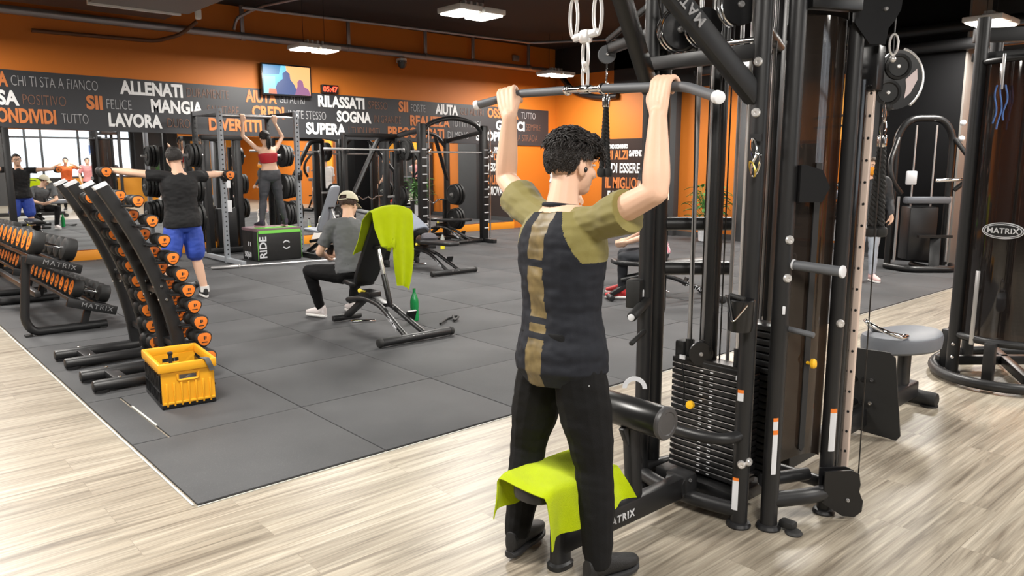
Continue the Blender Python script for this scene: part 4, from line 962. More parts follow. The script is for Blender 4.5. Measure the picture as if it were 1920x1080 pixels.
t = MB(); t.lathe([(.0, 0), (.035, 0), (.038, .006), (.03, .016), (.0, .02)], (3.0, 1.525, .0), (0, 0, 1), 20); t.box((3.01, 1.56, .03), (.05, .07, .035), None, .01); part('levelling_foot', t, rubber, st)
# chromed number dial plate seen behind the roller (part of the seat adjuster)
t = MB(); t.prism([(.055 * math.cos(a), .055 * math.sin(a)) for a in [PI * k / 14 for k in range(15)]] + [(-.035 * math.cos(a) * -1 * -1, .035 * math.sin(a)) for a in [PI * k / 14 for k in range(15)]], (2.62, 2.12, .60), (.66, -.75, 0), (0, 0, 1), .004)
part('adjuster_dial', t, label_white, st, 'pale half-round dial')
# ------------------------------------------------------------------ lat bar, connector, rope handles
lb = thing('lat_bar', 'wide chrome lat bar with grey rubber grips held by the young man', 'pull bar', BARC, world=True)
bar_path = fillet([BLE, BL, BARC, BR, BRE], .05, 6)
t = MB(); t.tube(bar_path, .0125, 14); part('bar', t, chrome, lb)
cl = BARC.lerp(BL, .25); cr = BARC.lerp(BR, .20)
for pts in (fillet([cl, BL, BL.lerp(BLE, .93)], .05, 6), fillet([cr, BR, BR.lerp(BRE, .9)], .05, 6)):
    t = MB(); t.tube(pts, .0168, 16); part('grip', t, grey_rubber, lb)
for a, b_ in ((BL.lerp(BLE, .9), BLE), (BR.lerp(BRE, .88), BRE)):
    t = MB(); d = (b_ - a).normalized(); t.rod(a, b_ + d * .004, .0205, 18); part('end_cap', t, label_white, lb, 'white end cap')
t = MB(); d = (BL - BARC).normalized(); t.rod(cl - d * .012, cl + d * .008, .0205); t.rod(cr - d * .006, cr + d * .012, .0205); t.rod(BARC - d * .03, BARC + d * .03, .0165); part('collar', t, chrome, lb)
def link(mb, c, ax_l, ax_w, L, W, r):
    c = V(c); a = V(ax_l).normalized(); w = V(ax_w).normalized(); pts = []
    for k in range(24):
        q = 2 * PI * k / 24; pts.append(c + w * W * math.cos(q) + a * (L * math.sin(q) if abs(math.sin(q)) < 2 else 0))
    mb.tube(pts, r, 8, closed=True)
sn = thing('cable_connector', 'chrome double snap-hook connector holding the lat bar', 'snap hook', BARC + V((0, 0, .05)), world=True)
zz = V((0, 0, 1)); B0 = BARC
t = MB(); link(t, B0 + zz * .045, zz, (0, 1, 0), .05, .014, .006); link(t, B0 + zz * .125, zz, (.3, .95, 0), .06, .02, .0065); part('chain_link', t, bright, sn)
t = MB(); t.beam(B0 + V((0, .062, .188)), B0 + V((0, -.062, .20)), .022, .03, .008); t.box(B0 + V((0, 0, .19)), (.03, .05, .05), None, .01); part('yoke', t, bright, sn)
for y in (.062, -.058):
    t = MB(); link(t, B0 + V((0, y, .262)), zz, (0, 1, .15), .072, .02, .0065); t.rod(B0 + V((0, y - .006, .325)), B0 + V((0, y - .006, .385)), .012); part('snap_hook', t, bright, sn)
    t = MB(); t.tube([B0 + V((0, y, .38)), (AP.x + .02, AP.y + y * .8, AP.z - .05)], .004, 6); part('cable_end', t, cable_m, sn)
rope_m = mat('black_rope', (0.012, 0.012, 0.012), 0.75, bump=.3, bscale=300)
def rope(name, label, top, zb_, splay, cap_r, r=.014):
    o = thing(name, label, 'rope handle', top, world=True); top = V(top)
    t = MB(); link(t, top + V((0, 0, .03)), zz, (.75, -.66, 0), .035, .012, .004); link(t, top + V((0, 0, .095)), zz, (.66, .75, 0), .04, .012, .004); t.rod(top + V((0, 0, .0)), top - V((0, 0, .055)), .02); part('clip', t, chrome, o)
    for s in (-1, 1):
        e = V((top.x + splay[0] * s, top.y + splay[1] * s, zb_)); N = 60; a = top - V((0, 0, .05)); t = MB()
        for st_ in range(3):
            pts = []
            for k in range(N + 1):
                u = k / N; c = a.lerp(e, u); an = u * 34 + st_ * 2.094; pts.append(c + V((math.cos(an), math.sin(an), 0)) * r * .55)
            t.tube(pts, r * .62, 7)
        q = part('rope', t, rope_m, o)
        b = MB(); b.lathe([(.0, -.05), (cap_r * .8, -.046), (cap_r, -.03), (cap_r * .95, -.01), (r, .0)], e, (0, 0, 1), 16); part('rubber_stop', b, rubber, q)
rope('rope_handle', 'black twisted rope handle hanging behind the lat bar beside the young man\'s forehead', (3.0, 2.66, 1.93), 1.575, (.012, -.012), .024, .0125)
rope('rope_handle', 'black twisted rope handle hanging from the round swivel pulley on the right of the tower', (3.49, 1.482, 1.72), 1.32, (.014, -.014), .033, .017)
t = MB(); t.tube([(3.50, 1.475, 1.84), (3.505, 1.475, 1.80)], .004, 6); t.ball((3.50, 1.475, 1.84), .02, 12)
solo('cable_stop_ball', t, rubber, 'small black stop ball under the round swivel pulley', 'cable stop')
# attachments hanging on the tower
dh = thing('stirrup_handle', 'chrome triangle stirrup handle in the cup on the front upright', 'handle', (2.78, 1.70, .96), world=True)
t = MB(); t.tube(fillet([(2.745, 1.755, 1.06), (2.742, 1.715, .945), (2.745, 1.65, 1.03)], .02), .0035, 8); t.tube(fillet([(2.75, 1.745, 1.06), (2.738, 1.715, .955)], .02), .006, 8); part('frame', t, chrome, dh)
t = MB(); t.rod((2.77, 1.75, 1.055), (2.77, 1.68, 1.045), .012); part('grip', t, rubber, dh)
ah = thing('carabiner_bunch', 'bunch of chrome carabiners hanging on the front upright', 'carabiners', (2.80, 1.70, 1.6), world=True)
t = MB(); link(t, (2.815, 1.70, 1.655), (0, .15, 1), (.2, 1, 0), .042, .013, .0045); link(t, (2.81, 1.685, 1.59), (0, -.25, 1), (.1, 1, .1), .045, .017, .005); part('carabiner', t, chrome, ah)
t = MB(); link(t, (2.81, 1.70, 1.575), (0, .3, 1), (.3, .9, 0), .032, .014, .004); part('brass_ring', t, mat('brass', (.75, .55, .12), .3, 1.0), ah, 'brass ring')
# ------------------------------------------------------------------ lime towel on the lat seat
def towel_seat(u, v):     # u along X (front to back), v across Y from left hang to right hang
    L = .60; s = (v - .5) * L; half = .104; x = 1.838 + .40 * u + .03 * (v - .4); top = .404
    y0 = 2.02; a = abs(s) - half; sg = 1 if s < 0 else -1
    if a <= 0: y, z = y0 - s, top + .004 * math.sin(u * 13 + v * 6)
    else:
        k = a / (L / 2 - half); lim = (.155 - .10 * u) if sg > 0 else (.19 - .10 * u)
        r_ = .014; q = min(a / (r_ * 1.57), 1)
        fl = (.012 + .02 * math.sin(u * 17 + (0 if sg > 0 else 2)) * k + (.085 * u * u * k if sg < 0 else .01 * k))
        y = y0 + sg * (half + r_ * math.sin(q * 1.57) + fl); z = top - r_ * (1 - math.cos(q * 1.57)) - lim * max(0, (a - r_) / (L / 2 - half - r_))
    if u < .12: z -= .018 * (1 - u / .12) ** 2
    return (x + .006 * math.sin(v * 9), y, z)
t = MB(); t.sheet(towel_seat, 26, 44, .005)
solo('towel', t, lime, 'lime green towel spread over the lat pulldown seat between the young man\'s legs', 'towel', 'lime green gym towels', smooth=1.5)
# ------------------------------------------------------------------ yellow folding crate
def crate():
    W, D, H = .35, .52, .305
    r = thing('crate', 'yellow and black folding plastic crate on the rubber floor by the dumbbell stand', 'crate', (1.675, 5.315, .013), -.10)
    ym = mat('yellow_crate_plastic', (0.86, 0.40, 0.015), 0.42)
    def panel(y, hole, sgn):
        t = MB(); th = .012; z0 = .03; z1 = H - .055
        hw, hh, hz = .055, .032, z1 - .045
        t.box((0, y, (z0 + hz - hh / 2) / 2), (W - .02, th, hz - hh / 2 - z0)); t.box((0, y, (hz + hh / 2 + z1) / 2), (W - .02, th, z1 - hz - hh / 2))
        for s in (-1, 1): t.box((s * (hw + (W / 2 - .01 - hw) / 2), y, hz), (W / 2 - .01 - hw, th, hh))
        for k in range(-3, 4):
            if abs(k) > 0 or True: t.box((k * .045, y + sgn * .008, (z0 + .16) / 2), (.012, .012, .155 - z0 + .03), None, .003)
        t.box((0, y + sgn * .008, z0 + .008), (W - .03, .012, .016), None, .003)
        t.tube(fillet([(-hw - .01, y + sgn * .008, hz + hh / 2 + .006), (-hw - .01, y + sgn * .008, hz - hh / 2 - .006), (hw + .01, y + sgn * .008, hz - hh / 2 - .006), (hw + .01, y + sgn * .008, hz + hh / 2 + .006)], .015), .007, 8)
        return t
    part('end_panel', panel(-D / 2 + .012, 1, -1), ym, r); part('end_panel', panel(D / 2 - .012, 1, 1), ym, r)
    for s in (-1, 1):
        t = MB(); x = s * (W / 2 - .012)
        t.box((x, 0, .125), (.008, D - .04, .19))
        for k in range(-5, 6): t.box((x + s * .007, k * .043, .13), (.01, .01, .19), None, .002)
        t.box((x + s * .007, 0, .12), (.012, D - .04, .012))
        part('side_panel', t, plastic_b, r, 'black slatted side')
    t = MB(); t.box((0, 0, .017), (W - .01, D - .01, .032), None, .006); part('base', t, plastic_b, r, 'black base')
    t = MB()
    for s in (-1, 1):
        t.box((s * (W / 2 - .006), 0, H - .03), (.026, D + .012, .06), None, .008); t.box((0, s * (D / 2 - .004), H - .03), (W + .012, .026, .06), None, .008)
    part('rim', t, ym, r)
    t = MB(); t.rod((-.06, -.05, .20), (-.06, -.05, .30), .012); t.box((-.06, -.05, .31), (.03, .03, .02), None, .005); solo('handle_stub', t, rubber, 'grey-tipped handle standing inside the yellow crate', 'handle')
    bpy.data.objects['handle_stub'].location = (1.62, 5.30, .22 - .0); bpy.data.objects['handle_stub']['category'] = 'handle'
    t = MB(); t.sheet(lambda u, v: (.10 + .035 * (u - .5) + .05 * v, -D / 2 - .024 + .004 * math.sin(v * 8) if v > .35 else -D / 2 - .024 + (.35 - v) * .12, H + .005 - (v - .35) * .13 if v > .35 else H + .006), 3, 12, .003)
    st_ = part('strap', t, mat('grey_strap', (.12, .12, .12), .7), r, 'grey strap over the rim')
    t = MB(); t.box((0, .05, .10), (.24, .3, .10), None, .03); t.ball((.05, -.1, .13), (.07, .05, .05)); solo('stored_gear', t, rubber, 'dark training gear lying at the bottom of the yellow crate', 'gear')
    bpy.data.objects['stored_gear'].location = (1.69, 5.36, .052)
    return r
crate()
# ------------------------------------------------------------------ dumbbells
def tri_profile(r, n=30):
    return [(r * (1 - .07 * math.cos(3 * a)) * math.cos(a + PI / 2), r * (1 - .07 * math.cos(3 * a)) * math.sin(a + PI / 2)) for a in [2 * PI * k / n for k in range(n)]]
def dumbbell(name, label, L, r, headL, loc, rotz, group, tilt=0.0, capm=None, mark=True):       # axis along local X
    t = thing(name, label, 'dumbbell', loc, rotz, group)
    if tilt: t.rotation_euler = (0, tilt, rotz)
    m = MB(); m.tube([(-L / 2 + headL * .6, 0, 0), (-L * .1, 0, 0), (0, 0, 0), (L * .1, 0, 0), (L / 2 - headL * .6, 0, 0)], [.011, .013, .0165, .013, .011] if r < .07 else [.014, .016, .0185, .016, .014], 12); part('handle', m, chrome, t)
    for s in (-1, 1):
        m = MB(); x0 = s * (L / 2 - headL); x1 = s * L / 2; pr = tri_profile(r) if r < .07 else [(r * math.cos(a), r * math.sin(a)) for a in [2 * PI * k / 28 for k in range(28)]]
        rings_ = [(x0, .72), (x0 + s * headL * .12, .95), (x0 + s * headL * .25, 1), (x1 - s * headL * .15, 1), (x1 - s * headL * .03, .93), (x1, .86)]
        vs = [(x, a * k, b * k) for x, k in rings_ for a, b in pr]; n = len(pr); fs = []
        for i in range(len(rings_) - 1):
            for k in range(n): fs.append([i * n + k, i * n + (k + 1) % n, (i + 1) * n + (k + 1) % n, (i + 1) * n + k])
        fs.append(list(range(n))); fs.append([(len(rings_) - 1) * n + k for k in range(n)])
        m.add(vs, fs); h = part('head', m, rubber, t)
        m = MB(); vs = [(x1 + s * q, a * k, b * k) for q, k in ((-.001, .80), (.0015, .80), (.002, .77)) for a, b in pr]; fs = []
        for i in range(2):
            for k in range(n): fs.append([i * n + k, i * n + (k + 1) % n, (i + 1) * n + (k + 1) % n, (i + 1) * n + k])
        fs.append([2 * n + k for k in range(n)]); m.add(vs, fs)
        m.cur = 1; m.box((x1 + s * .002, 0, r * .12), (.002, r * .18, r * .42)); m.box((x1 + s * .002, 0, -r * .42), (.002, r * .7, r * .12)); m.box((x1 + s * .002, r * .2, r * .16), (.002, r * .12, r * .3))
        part('end_cap', m, [capm or orange_cap, rubber], h, 'orange end cap')
    return t
# upright two-frame dumbbell stand leaning back over its feet
def bx(z): 
    u = z / 1.45; return 1.86 - .04 * u - .42 * u * u
ds = thing('dumbbell_stand', 'tall black leaning dumbbell stand made of four curved flat beams', 'dumbbell rack', (1.6, 6.35, .013), world=True)
BY = (6.97, 6.62, 6.14, 5.79)
for y in BY:
    t = MB(); n = 16; R_ = []
    for k in range(n + 1):
        z = .02 + 1.42 * k / n; R_.append(((bx(z), y, z), V((.042, 0, .02)), V((0, .029, 0))))
    t.rings(R_, 16, 5.0); o = part('beam', t, dark_metal, ds)
    t = MB(); t.rings([((bx(1.44) - .004, y, 1.435), V((.044, 0, .02)), V((0, .031, 0))), ((bx(1.45) - .01, y, 1.455), V((.042, 0, .02)), V((0, .029, 0)))], 16, 5.0); part('beam_cap', t, label_white, o, 'pale end cap')
    t = MB()
    for z in (.62, .72): bolt(t, (bx(z) - .0, y - .03, z), (0, -1, 0), .012); bolt(t, (bx(z) - .04, y, z), (-1, 0, 0), .012)
    part('bolts', t, chrome, o, 'silver bolts')
    t = MB(); t.rod((1.24, y, .06), (1.88, y, .06), .042, 16); t.lathe([(.05, 0), (.052, .02)], (1.30, y, .013), (0, 0, 1), 16); o = part('foot', t, dark_metal, ds)
    t = MB(); bolt(t, (1.42, y, .10), (0, 0, 1), .012); part('bolts', t, chrome, o)
for y0, y1 in ((6.97, 6.62), (6.14, 5.79)):
    for z in (.67, 1.2, .25): t = MB(); t.beam((bx(z) + .01, y0, z), (bx(z) + .01, y1, z), .05, .05); part('cross_tie', t, dark_metal, ds)
    t = MB(); t.beam((1.44, y0, .06), (1.44, y1, .06), .09, .05); part('cross_tie', t, dark_metal, ds)
t = MB(); t.beam((bx(.2), 6.62, .2), (bx(.2), 6.14, .2), .05, .05); part('cross_tie', t, dark_metal, ds)
zs = [.16, .30, .43, .55, .67, .79, .91, 1.04, 1.18, 1.32]
proto = {}
names = ['lowest and largest', 'second from the floor', 'third from the floor', 'fourth from the floor', 'fifth from the floor', 'sixth from the floor', 'seventh from the floor', 'third from the top', 'second from the top', 'topmost']
for fi, (y0, y1) in enumerate(((6.14, 5.79), (6.97, 6.62))):
    for k, z in enumerate(zs):
        r = .062 - .0021 * k; L = .235 - .006 * k; col = 'front column, beside the yellow crate' if fi == 0 else 'rear column'
        lab = 'small orange-capped dumbbell, %s in the %s of the stand' % (names[k].replace('lowest and largest', 'lowest'), 'outer front column' if fi == 0 else 'rear column')
        loc = (bx(z) + .075 + r, y1 - .06 + .014 * math.sin(k * 2.3), z + .02)
        if fi == 1: loc = (bx(z) - .005, y1 - .15, z + .02)
        if fi == 0: proto[k] = dumbbell('dumbbell', lab, L, r, L * .33, loc, -PI / 2, 'small dumbbells on the leaning stand')
        else: dup(proto[k], loc, -PI / 2, lab)
        if fi == 0: dup(proto[k], (bx(z) + .07, (y0 + y1) / 2 + .02, z + .05), -PI / 2, 'small orange-capped dumbbell, %s between the two front beams of the stand' % names[k].split(' and')[0])
        t = MB()
        for s in (-1, 1): t.tube(fillet([(bx(z) + .02, loc[1] + s * .035, z - .012), (loc[0] - .01, loc[1] + s * .035, z - .018), (loc[0] + .03, loc[1] + s * .035, z + .03)], .02), .008, 8)
        part('cradle', t, dark_metal, ds)
# ------------------------------------------------------------------ horizontal tiered dumbbell racks
def tier_rack(y0, y1, lab, near):
    r = thing('dumbbell_rack', lab, 'dumbbell rack', (1.6, (y0 + y1) / 2, .013), world=True)
    sl = -.32
    trays = [((1.50, .70), .46), ((1.78, .27), .44)]
    for (x, z), w in trays:
        for dx in (-.12, .12):
            t = MB(); t.beam((x + dx, y0, z + sl * dx), (x + dx, y1, z + sl * dx), .075, .035, .008, (-sl * 0 + .0, 0, 1)); part('tray_rail', t, dark_metal, r)
        for y in (y0, y1):
            t = MB(); t.box((x, y, z - .02), (w, .035, .085), Matrix.Rotation(-math.atan(sl), 4, 'Y'), .008); o = part('tray_end', t, dark_metal, r)
            if y == y0: text_part('maker_lettering', 'MATRIX', .06, (x - .10, y - .0205, z - .005), (1, 0, sl), (.32, 0, 1), grey_decal, o, spacing=1.25, xscale=1.1)
    for y in ((y0 + .12), (y1 - .12)):
        t = MB(); t.tube(fillet([(1.30, y, .76), (1.24, y, .16), (1.30, y, .05), (1.92, y, .05)], .12), .038, 14); t.beam((1.33, y, .72), (1.52, y, .66), .05, .05); part('side_frame', t, dark_metal, r)
        t = MB(); t.beam((1.78, y, .26), (1.72, y, .06), .05, .06); part('front_leg', t, dark_metal, r)
        t = MB(); t.box((1.26, y, .02), (.06, .08, .02)); t.box((1.88, y, .02), (.06, .08, .02)); part('foot_pad', t, rubber, r)
    t = MB(); t.beam((1.36, y0 + .1, .40), (1.36, y1 - .1, .40), .05, .05); part('back_rail', t, dark_metal, r)
    return r
tier_rack(8.02, 10.3, 'low black two-tier dumbbell rack left of the leaning stand', 1)
tier_rack(10.75, 13.0, 'second two-tier dumbbell rack further left towards the mirror', 0)
sl = -.32; tl = math.atan(.32)
for ri, (y0, y1) in enumerate(((8.02, 10.3), (10.75, 13.0))):
    for ti, ((x, z), r, L) in enumerate((((1.50, .70), .108, .38), ((1.78, .27), .086, .33))):
        n = 9 if ti == 0 else 11; st_ = (y1 - y0 - .25) / (n - 1)
        for k in range(n):
            y = y0 + .12 + st_ * k; rr = r * (1 - .025 * k)
            ords = ['nearest', 'second', 'third', 'fourth', 'fifth', 'sixth', 'seventh', 'eighth', 'ninth', 'tenth', 'eleventh']
            lab = 'black dumbbell with orange end cap, %s on the %s tier of the %s rack' % (ords[k], 'upper' if ti == 0 else 'lower', 'near low' if ri == 0 else 'far low')
            loc = (x + .02, y, z + .028 + rr)
            key = ('t', ti)
            if key not in proto: proto[key] = dumbbell('dumbbell', lab, L, r, L * .3, loc, 0, 'dumbbells on the tiered racks', tl)
            else:
                d = dup(proto[key], loc, None, lab); d.rotation_euler = (0, tl, 0); s_ = 1 - .025 * k; d.scale = (1, s_, s_)
# ------------------------------------------------------------------ adjustable benches
def bench(loc, rotz, label, back, seat_a=0.08, pad_m=None, group=None, knob=True):    # local +Y from rear foot to front foot, back = backrest angle
    r = thing('weight_bench', label, 'bench', loc, rotz, group); pm = pad_m or vinyl
    t = MB(); t.rod((-.38, 0, .045), (.38, 0, .045), .037, 16); fo = part('rear_foot', t, dark_metal, r)
    for s in (-1, 1):
        t = MB(); t.rod((s * .36, 0, .045), (s * .405, 0, .045), .042, 16); part('foot_cap', t, rubber, fo)
    t = MB()
    for x in (-.05, .06): bolt(t, (x, -.03, .06), (0, -1, .3), .012)
    part('bolts', t, chrome, fo, 'silver bolts')
    for s in (-1, 1):
        t = MB(); t.tube(fillet([(s * .10, .02, .06), (s * .055, .52, .27), (s * .05, .8, .30), (s * .05, 1.12, .24)], .1), .026, 12); ra = part('side_rail', t, dark_metal, r)
        if s < 0: text_part('maker_lettering', 'MATRIX', .06, (-.128, .14, .085), (.09, .5, .21), (-.05, -.35, 1), label_white, ra, spacing=1.1)
    t = MB(); t.beam((0, .85, .29), (0, 1.22, .06), .07, .05); t.rod((-.16, 1.24, .04), (.16, 1.24, .04), .032, 14); part('front_foot', t, dark_metal, r)
    t = MB(); t.box((0, .78, .33), (.14, .2, .08), None, .015); t.beam((0, .5, .26), (0, .82, .34), .09, .04); part('hinge_block', t, black_metal, r)
    t = MB(); t.rod((-.05, .62, .10), (-.30, .62, .13), .014, 10); part('lever', t, chrome, r)
    hz = V((0, .86, .37)); d = V((0, -math.cos(back), math.sin(back))); nrm = V((0, math.sin(back), math.cos(back)))
    def pad(L, w0, w1, th, o, d_, n_):
        t = MB(); w = V((1, 0, 0)); R_ = []
        N = 24; vs = []
        prof = [(0, .86), (.08, .95), (.3, 1), (.7, 1), (.92, .95), (1, .86)]
        for q, k in prof: 
            R_.append((V(o) + n_ * (th * q), w * 1, d_ * 1, k))
        out = []
        for c, _, __, k in R_:
            for i in range(36):
                a = 2 * PI * i / 36; ca, sa = math.cos(a), math.sin(a); p = 2 / 6.0
                xx = math.copysign(abs(ca) ** p, ca); yy = math.copysign(abs(sa) ** p, sa)
                ww = (w0 + (w1 - w0) * (yy + 1) / 2) / 2
                out.append(c + w * (xx * (ww - .02 * (1 - k) / .14)) + d_ * (L / 2 + yy * (L / 2 - .02 * (1 - k) / .14)))
        fs = [[i * 36 + k, i * 36 + (k + 1) % 36, (i + 1) * 36 + (k + 1) % 36, (i + 1) * 36 + k] for i in range(len(prof) - 1) for k in range(36)]
        fs += [list(range(36))[::-1], [(len(prof) - 1) * 36 + k for k in range(36)]]
        return t.add(out, fs)
    part('back_pad', pad(.86, .27, .24, .055, hz + d * .03 + nrm * .025, d, nrm), pm, r)
    ds_ = V((0, math.cos(seat_a), math.sin(seat_a))); ns = V((0, -math.sin(seat_a), math.cos(seat_a)))
    part('seat_pad', pad(.34, .28, .25, .055, hz + ds_ * .02 + ns * .025, ds_, ns), pm, r)
    if back > .3:
        m = hz + d * .5 + nrm * .01; f_ = V((0, .42, .26)); t = MB(); t.rod(f_, f_.lerp(m, .55), .026, 14); po = part('support_post', t, black_metal, r); t = MB(); t.rod(f_.lerp(m, .45), m, .019, 14); part('post_tube', t, steel, po, 'steel inner tube')
        t = MB(); t.box(m, (.09, .05, .03), None, .006); part('post_bracket', t, black_metal, r)
    t = MB(); t.rod((-.04, .78, .36), (-.13, .74, .385), .009, 8); t.lathe([(.006, 0), (.02, .004), (.02, .018), (.008, .022)], (-.125, .742, .385), (-.9, -.35, .2), 14); part('lock_knob', t, mat('lemon_knob', (.8, .65, .05), .4) if 'lemon_knob' not in MATS else MATS['lemon_knob'], r, 'yellow knob')
    t = MB(); t.box((.13, .28, .18), (.1, .02, .1), Matrix.Rotation(.4, 4, 'X')); part('handle_plate', t, black_metal, r)
    return r
bench((3.83, 5.60, .013), 0, 'black weight bench with raised backrest under the lime towel', 1.02)
bench((6.62, 8.70, .013), 0, 'flat black weight bench with a folded sweater and a bent person on it', 0.02)
bench((3.05, 9.95, .013), .05, 'flat weight bench behind the man in blue shorts', 0.02)
bench((6.62, 11.2, .013), .35, 'inclined bench with grey pad in front of the mirror, right of the woman', 1.15, pad_m=mat('silver_grey_vinyl', (.30, .32, .36), .4))
# lime towel over the raised backrest
def tw(u, v):
    hz = V((3.83, 6.46, .383)); d = V((0, -math.cos(1.02), math.sin(1.02))); n_ = V((0, math.sin(1.02), math.cos(1.02)))
    top = hz + d * .90; s = (v - .42) * 1.12; w = (u - .5) * .42
    if s < 0:      # front of the pad
        p = top + d * min(0, s + .0) * 1 + n_ * .092
    else:
        hang = s; p = top + V((0, -.055 - .05 * min(1, hang * 3), .05 - hang * (1.1 if hang > .03 else .25)))
        if u < .42: p.z = max(p.z, top.z - .24 - .05 * math.sin(u * 9))
        p.y -= .012 * math.sin(u * 19 + v * 3) * min(1, hang * 4); w = w * (1 - .95 * max(0, hang - .12)) + .03 * max(0, hang - .3)
    if abs(s) < .06: p = top + V((0, .03 - (s + .06) / .12 * .10, .045 + .02 * math.cos(s * 26)))
    p.x += w + .012 * math.sin(v * 11 + u * 5); p.z -= .05 * abs(u - .5) ** 2 * 4
    return p
t = MB(); t.sheet(tw, 26, 46, .006)
solo('towel', t, lime, 'lime green towel draped over the raised backrest of the front weight bench', 'towel', 'lime green gym towels', smooth=1.5)
# bottles
gr = thing('bottle', 'green ribbed plastic bottle standing on the floor beside the front bench', 'bottle', (4.35, 6.39, .013), 0)
gm = mat('green_plastic', (0.02, 0.36, 0.10), .12, trans=.35, bump=.1, bscale=60)
t = MB(); t.lathe([(.02, 0), (.04, .002), (.044, .02), (.044, .06), (.041, .075), (.044, .09), (.041, .12), (.044, .14), (.044, .19), (.040, .22), (.022, .27), (.014, .295), (.014, .31)], (0, 0, 0), (0, 0, 1), 20); part('body', t, gm, gr)
t = MB(); t.lathe([(.016, .305), (.0165, .325), (.014, .33), (0, .33)], (0, 0, 0), (0, 0, 1), 16); part('cap', t, gm, gr)
yb = thing('bottle', 'clear bottle of yellow drink on the floor near the flat bench', 'bottle', (8.45, 11.45, .013), 0)
t = MB(); t.lathe([(.02, 0), (.04, .004), (.042, .1), (.038, .12)], (0, 0, 0), (0, 0, 1), 16); part('drink', t, mat('yellow_drink', (.85, .75, .05), .2), yb)
t = MB(); t.lathe([(.038, .12), (.04, .2), (.016, .26), (.016, .28)], (0, 0, 0), (0, 0, 1), 16); part('shoulder', t, mat('clear_bottle', (.75, .8, .75), .1, trans=.6), yb)
t = MB(); t.lathe([(.018, .275), (.018, .3), (0, .3)], (0, 0, 0), (0, 0, 1), 12); part('cap', t, plastic_b, yb)
t = MB(); t.tube(spline([(4.40, 6.02, .03), (4.52, 6.1, .04), (4.62, 6.2, .02), (4.7, 6.12, .05), (4.6, 6.05, .03), (4.68, 6.18, .05)], 6), .012, 8); solo('resistance_strap', t, rubber, 'black coiled strap on the floor behind the green bottle', 'strap')
# ------------------------------------------------------------------ people on the left
black_tee = mat('black_tee', (0.006, 0.006, 0.007), .8, bump=.15, bscale=300)
blue_shorts = mat('royal_blue_shorts', (0.03, 0.075, 0.42), .6, bump=.2, bscale=120)
grey_tee = mat('grey_tee', (0.11, 0.115, 0.12), .8, bump=.15, bscale=300)
J = dict(pelvis=(3.06, 9.2, .90), waist=(3.055, 9.2, 1.07), chest=(3.05, 9.21, 1.28), neck=(3.05, 9.22, 1.49), head=(3.03, 9.26, 1.655), shL=(2.84, 9.22, 1.455), shR=(3.26, 9.22, 1.445), elL=(2.60, 9.33, 1.49), wrL=(2.40, 9.49, 1.52), elR=(3.48, 9.34, 1.46), wrR=(3.66, 9.46, 1.47),
         hipL=(2.96, 9.2, .86), hipR=(3.16, 9.2, .86), knL=(2.90, 9.21, .49), knR=(3.19, 9.21, .49), anL=(2.83, 9.2, .105), anR=(3.25, 9.16, .105), toL=(-.15, 1), toR=(.15, 1))
hb = {'L': ('grip', (2.345, 9.51, 1.50), (.0, 1, 0), (.2, 0, 1), (-1, 0, .2), .016), 'R': ('grip', (3.715, 9.48, 1.45), (0, 1, 0), (-.2, 0, 1), (1, 0, .2), .016)}
bm_ = human('person', 'man in black T-shirt and royal blue shorts raising dumbbells out to both sides', J, (-.05, 1, -.05), voxel=.009, shirt=black_tee, sleeve=.5, sleeve_r=1.12, legs='shorts', legmat=blue_shorts, leg_end=.82, leg_loose=1.12, shoes=black_shoe, soles=white_plastic, hands=hb, s=1.06, shirt_low=-.1, shirt_grow=.024)
for q, sg in (('L', -1), ('R', 1)):
    an = V(J['an' + q]); t = MB(); t.tube([an + V((0, 0, -.02)), an + V((0, 0, .05))], [.05, .048], 14); part('sock', t, white_plastic, bm_.root, 'white ankle sock')
t = MB()
for k in (-1, 1): t.tube([bm_.P(.031 * k + .024 * math.cos(a), .1, .004 + .019 * math.sin(a)) for a in [2 * PI * q / 14 for q in range(14)]], .0025, 6, closed=True)
t.tube([bm_.P(-.008, .102, .008), bm_.P(.008, .102, .008)], .0025, 6); part('glasses', t, plastic_b, bm_.root)
dumbbell('dumbbell', 'orange-capped dumbbell in the left hand of the man in blue shorts', .24, .062, .085, (2.345, 9.51, 1.50), PI / 2, 'dumbbells held by the man in blue shorts')
dumbbell('dumbbell', 'dumbbell in the right hand of the man in blue shorts, beside the squat rack', .24, .062, .085, (3.715, 9.48, 1.45), PI / 2, 'dumbbells held by the man in blue shorts')
# seated man with cap
J = dict(pelvis=(3.84, 6.70, .53), waist=(3.84, 6.73, .68), chest=(3.86, 6.80, .87), neck=(3.90, 6.87, 1.045), head=(3.935, 6.91, 1.185), shL=(3.70, 6.84, .99), shR=(4.10, 6.88, 1.01), elL=(3.60, 6.93, .72), wrL=(3.76, 7.12, .66), elR=(4.14, 7.0, .73), wrR=(3.98, 7.16, .68),
         hipL=(3.75, 6.72, .51), hipR=(3.94, 6.72, .51), knL=(3.57, 7.11, .52), knR=(4.12, 7.1, .52), anL=(3.70, 7.14, .11), anR=(4.06, 7.12, .11), toL=(-.35, 1), toR=(.2, 1))
sm = human('person', 'man in grey T-shirt and cream cap sitting on the front bench with his back turned', J, (.85, .45, -.25), voxel=.009, shirt=grey_tee, sleeve=.7, sleeve_r=1.1, legmat=black_cloth, leg_end=1.95, shoes=mat('white_pink_shoe', (.72, .66, .65), .6), soles=white_plastic, hair_fn=lambda d: d.z > -.35 and d.y < .25 and d.z < .6, hair=mat('brown_hair', (.045, .02, .012), .5, bump=.6, bscale=150), s=.98, shirt_low=-.05)
P, R = sm.P, sm.R
capm = mat('cream_cap_cloth', (.62, .58, .44), .8, bump=.15, bscale=300)
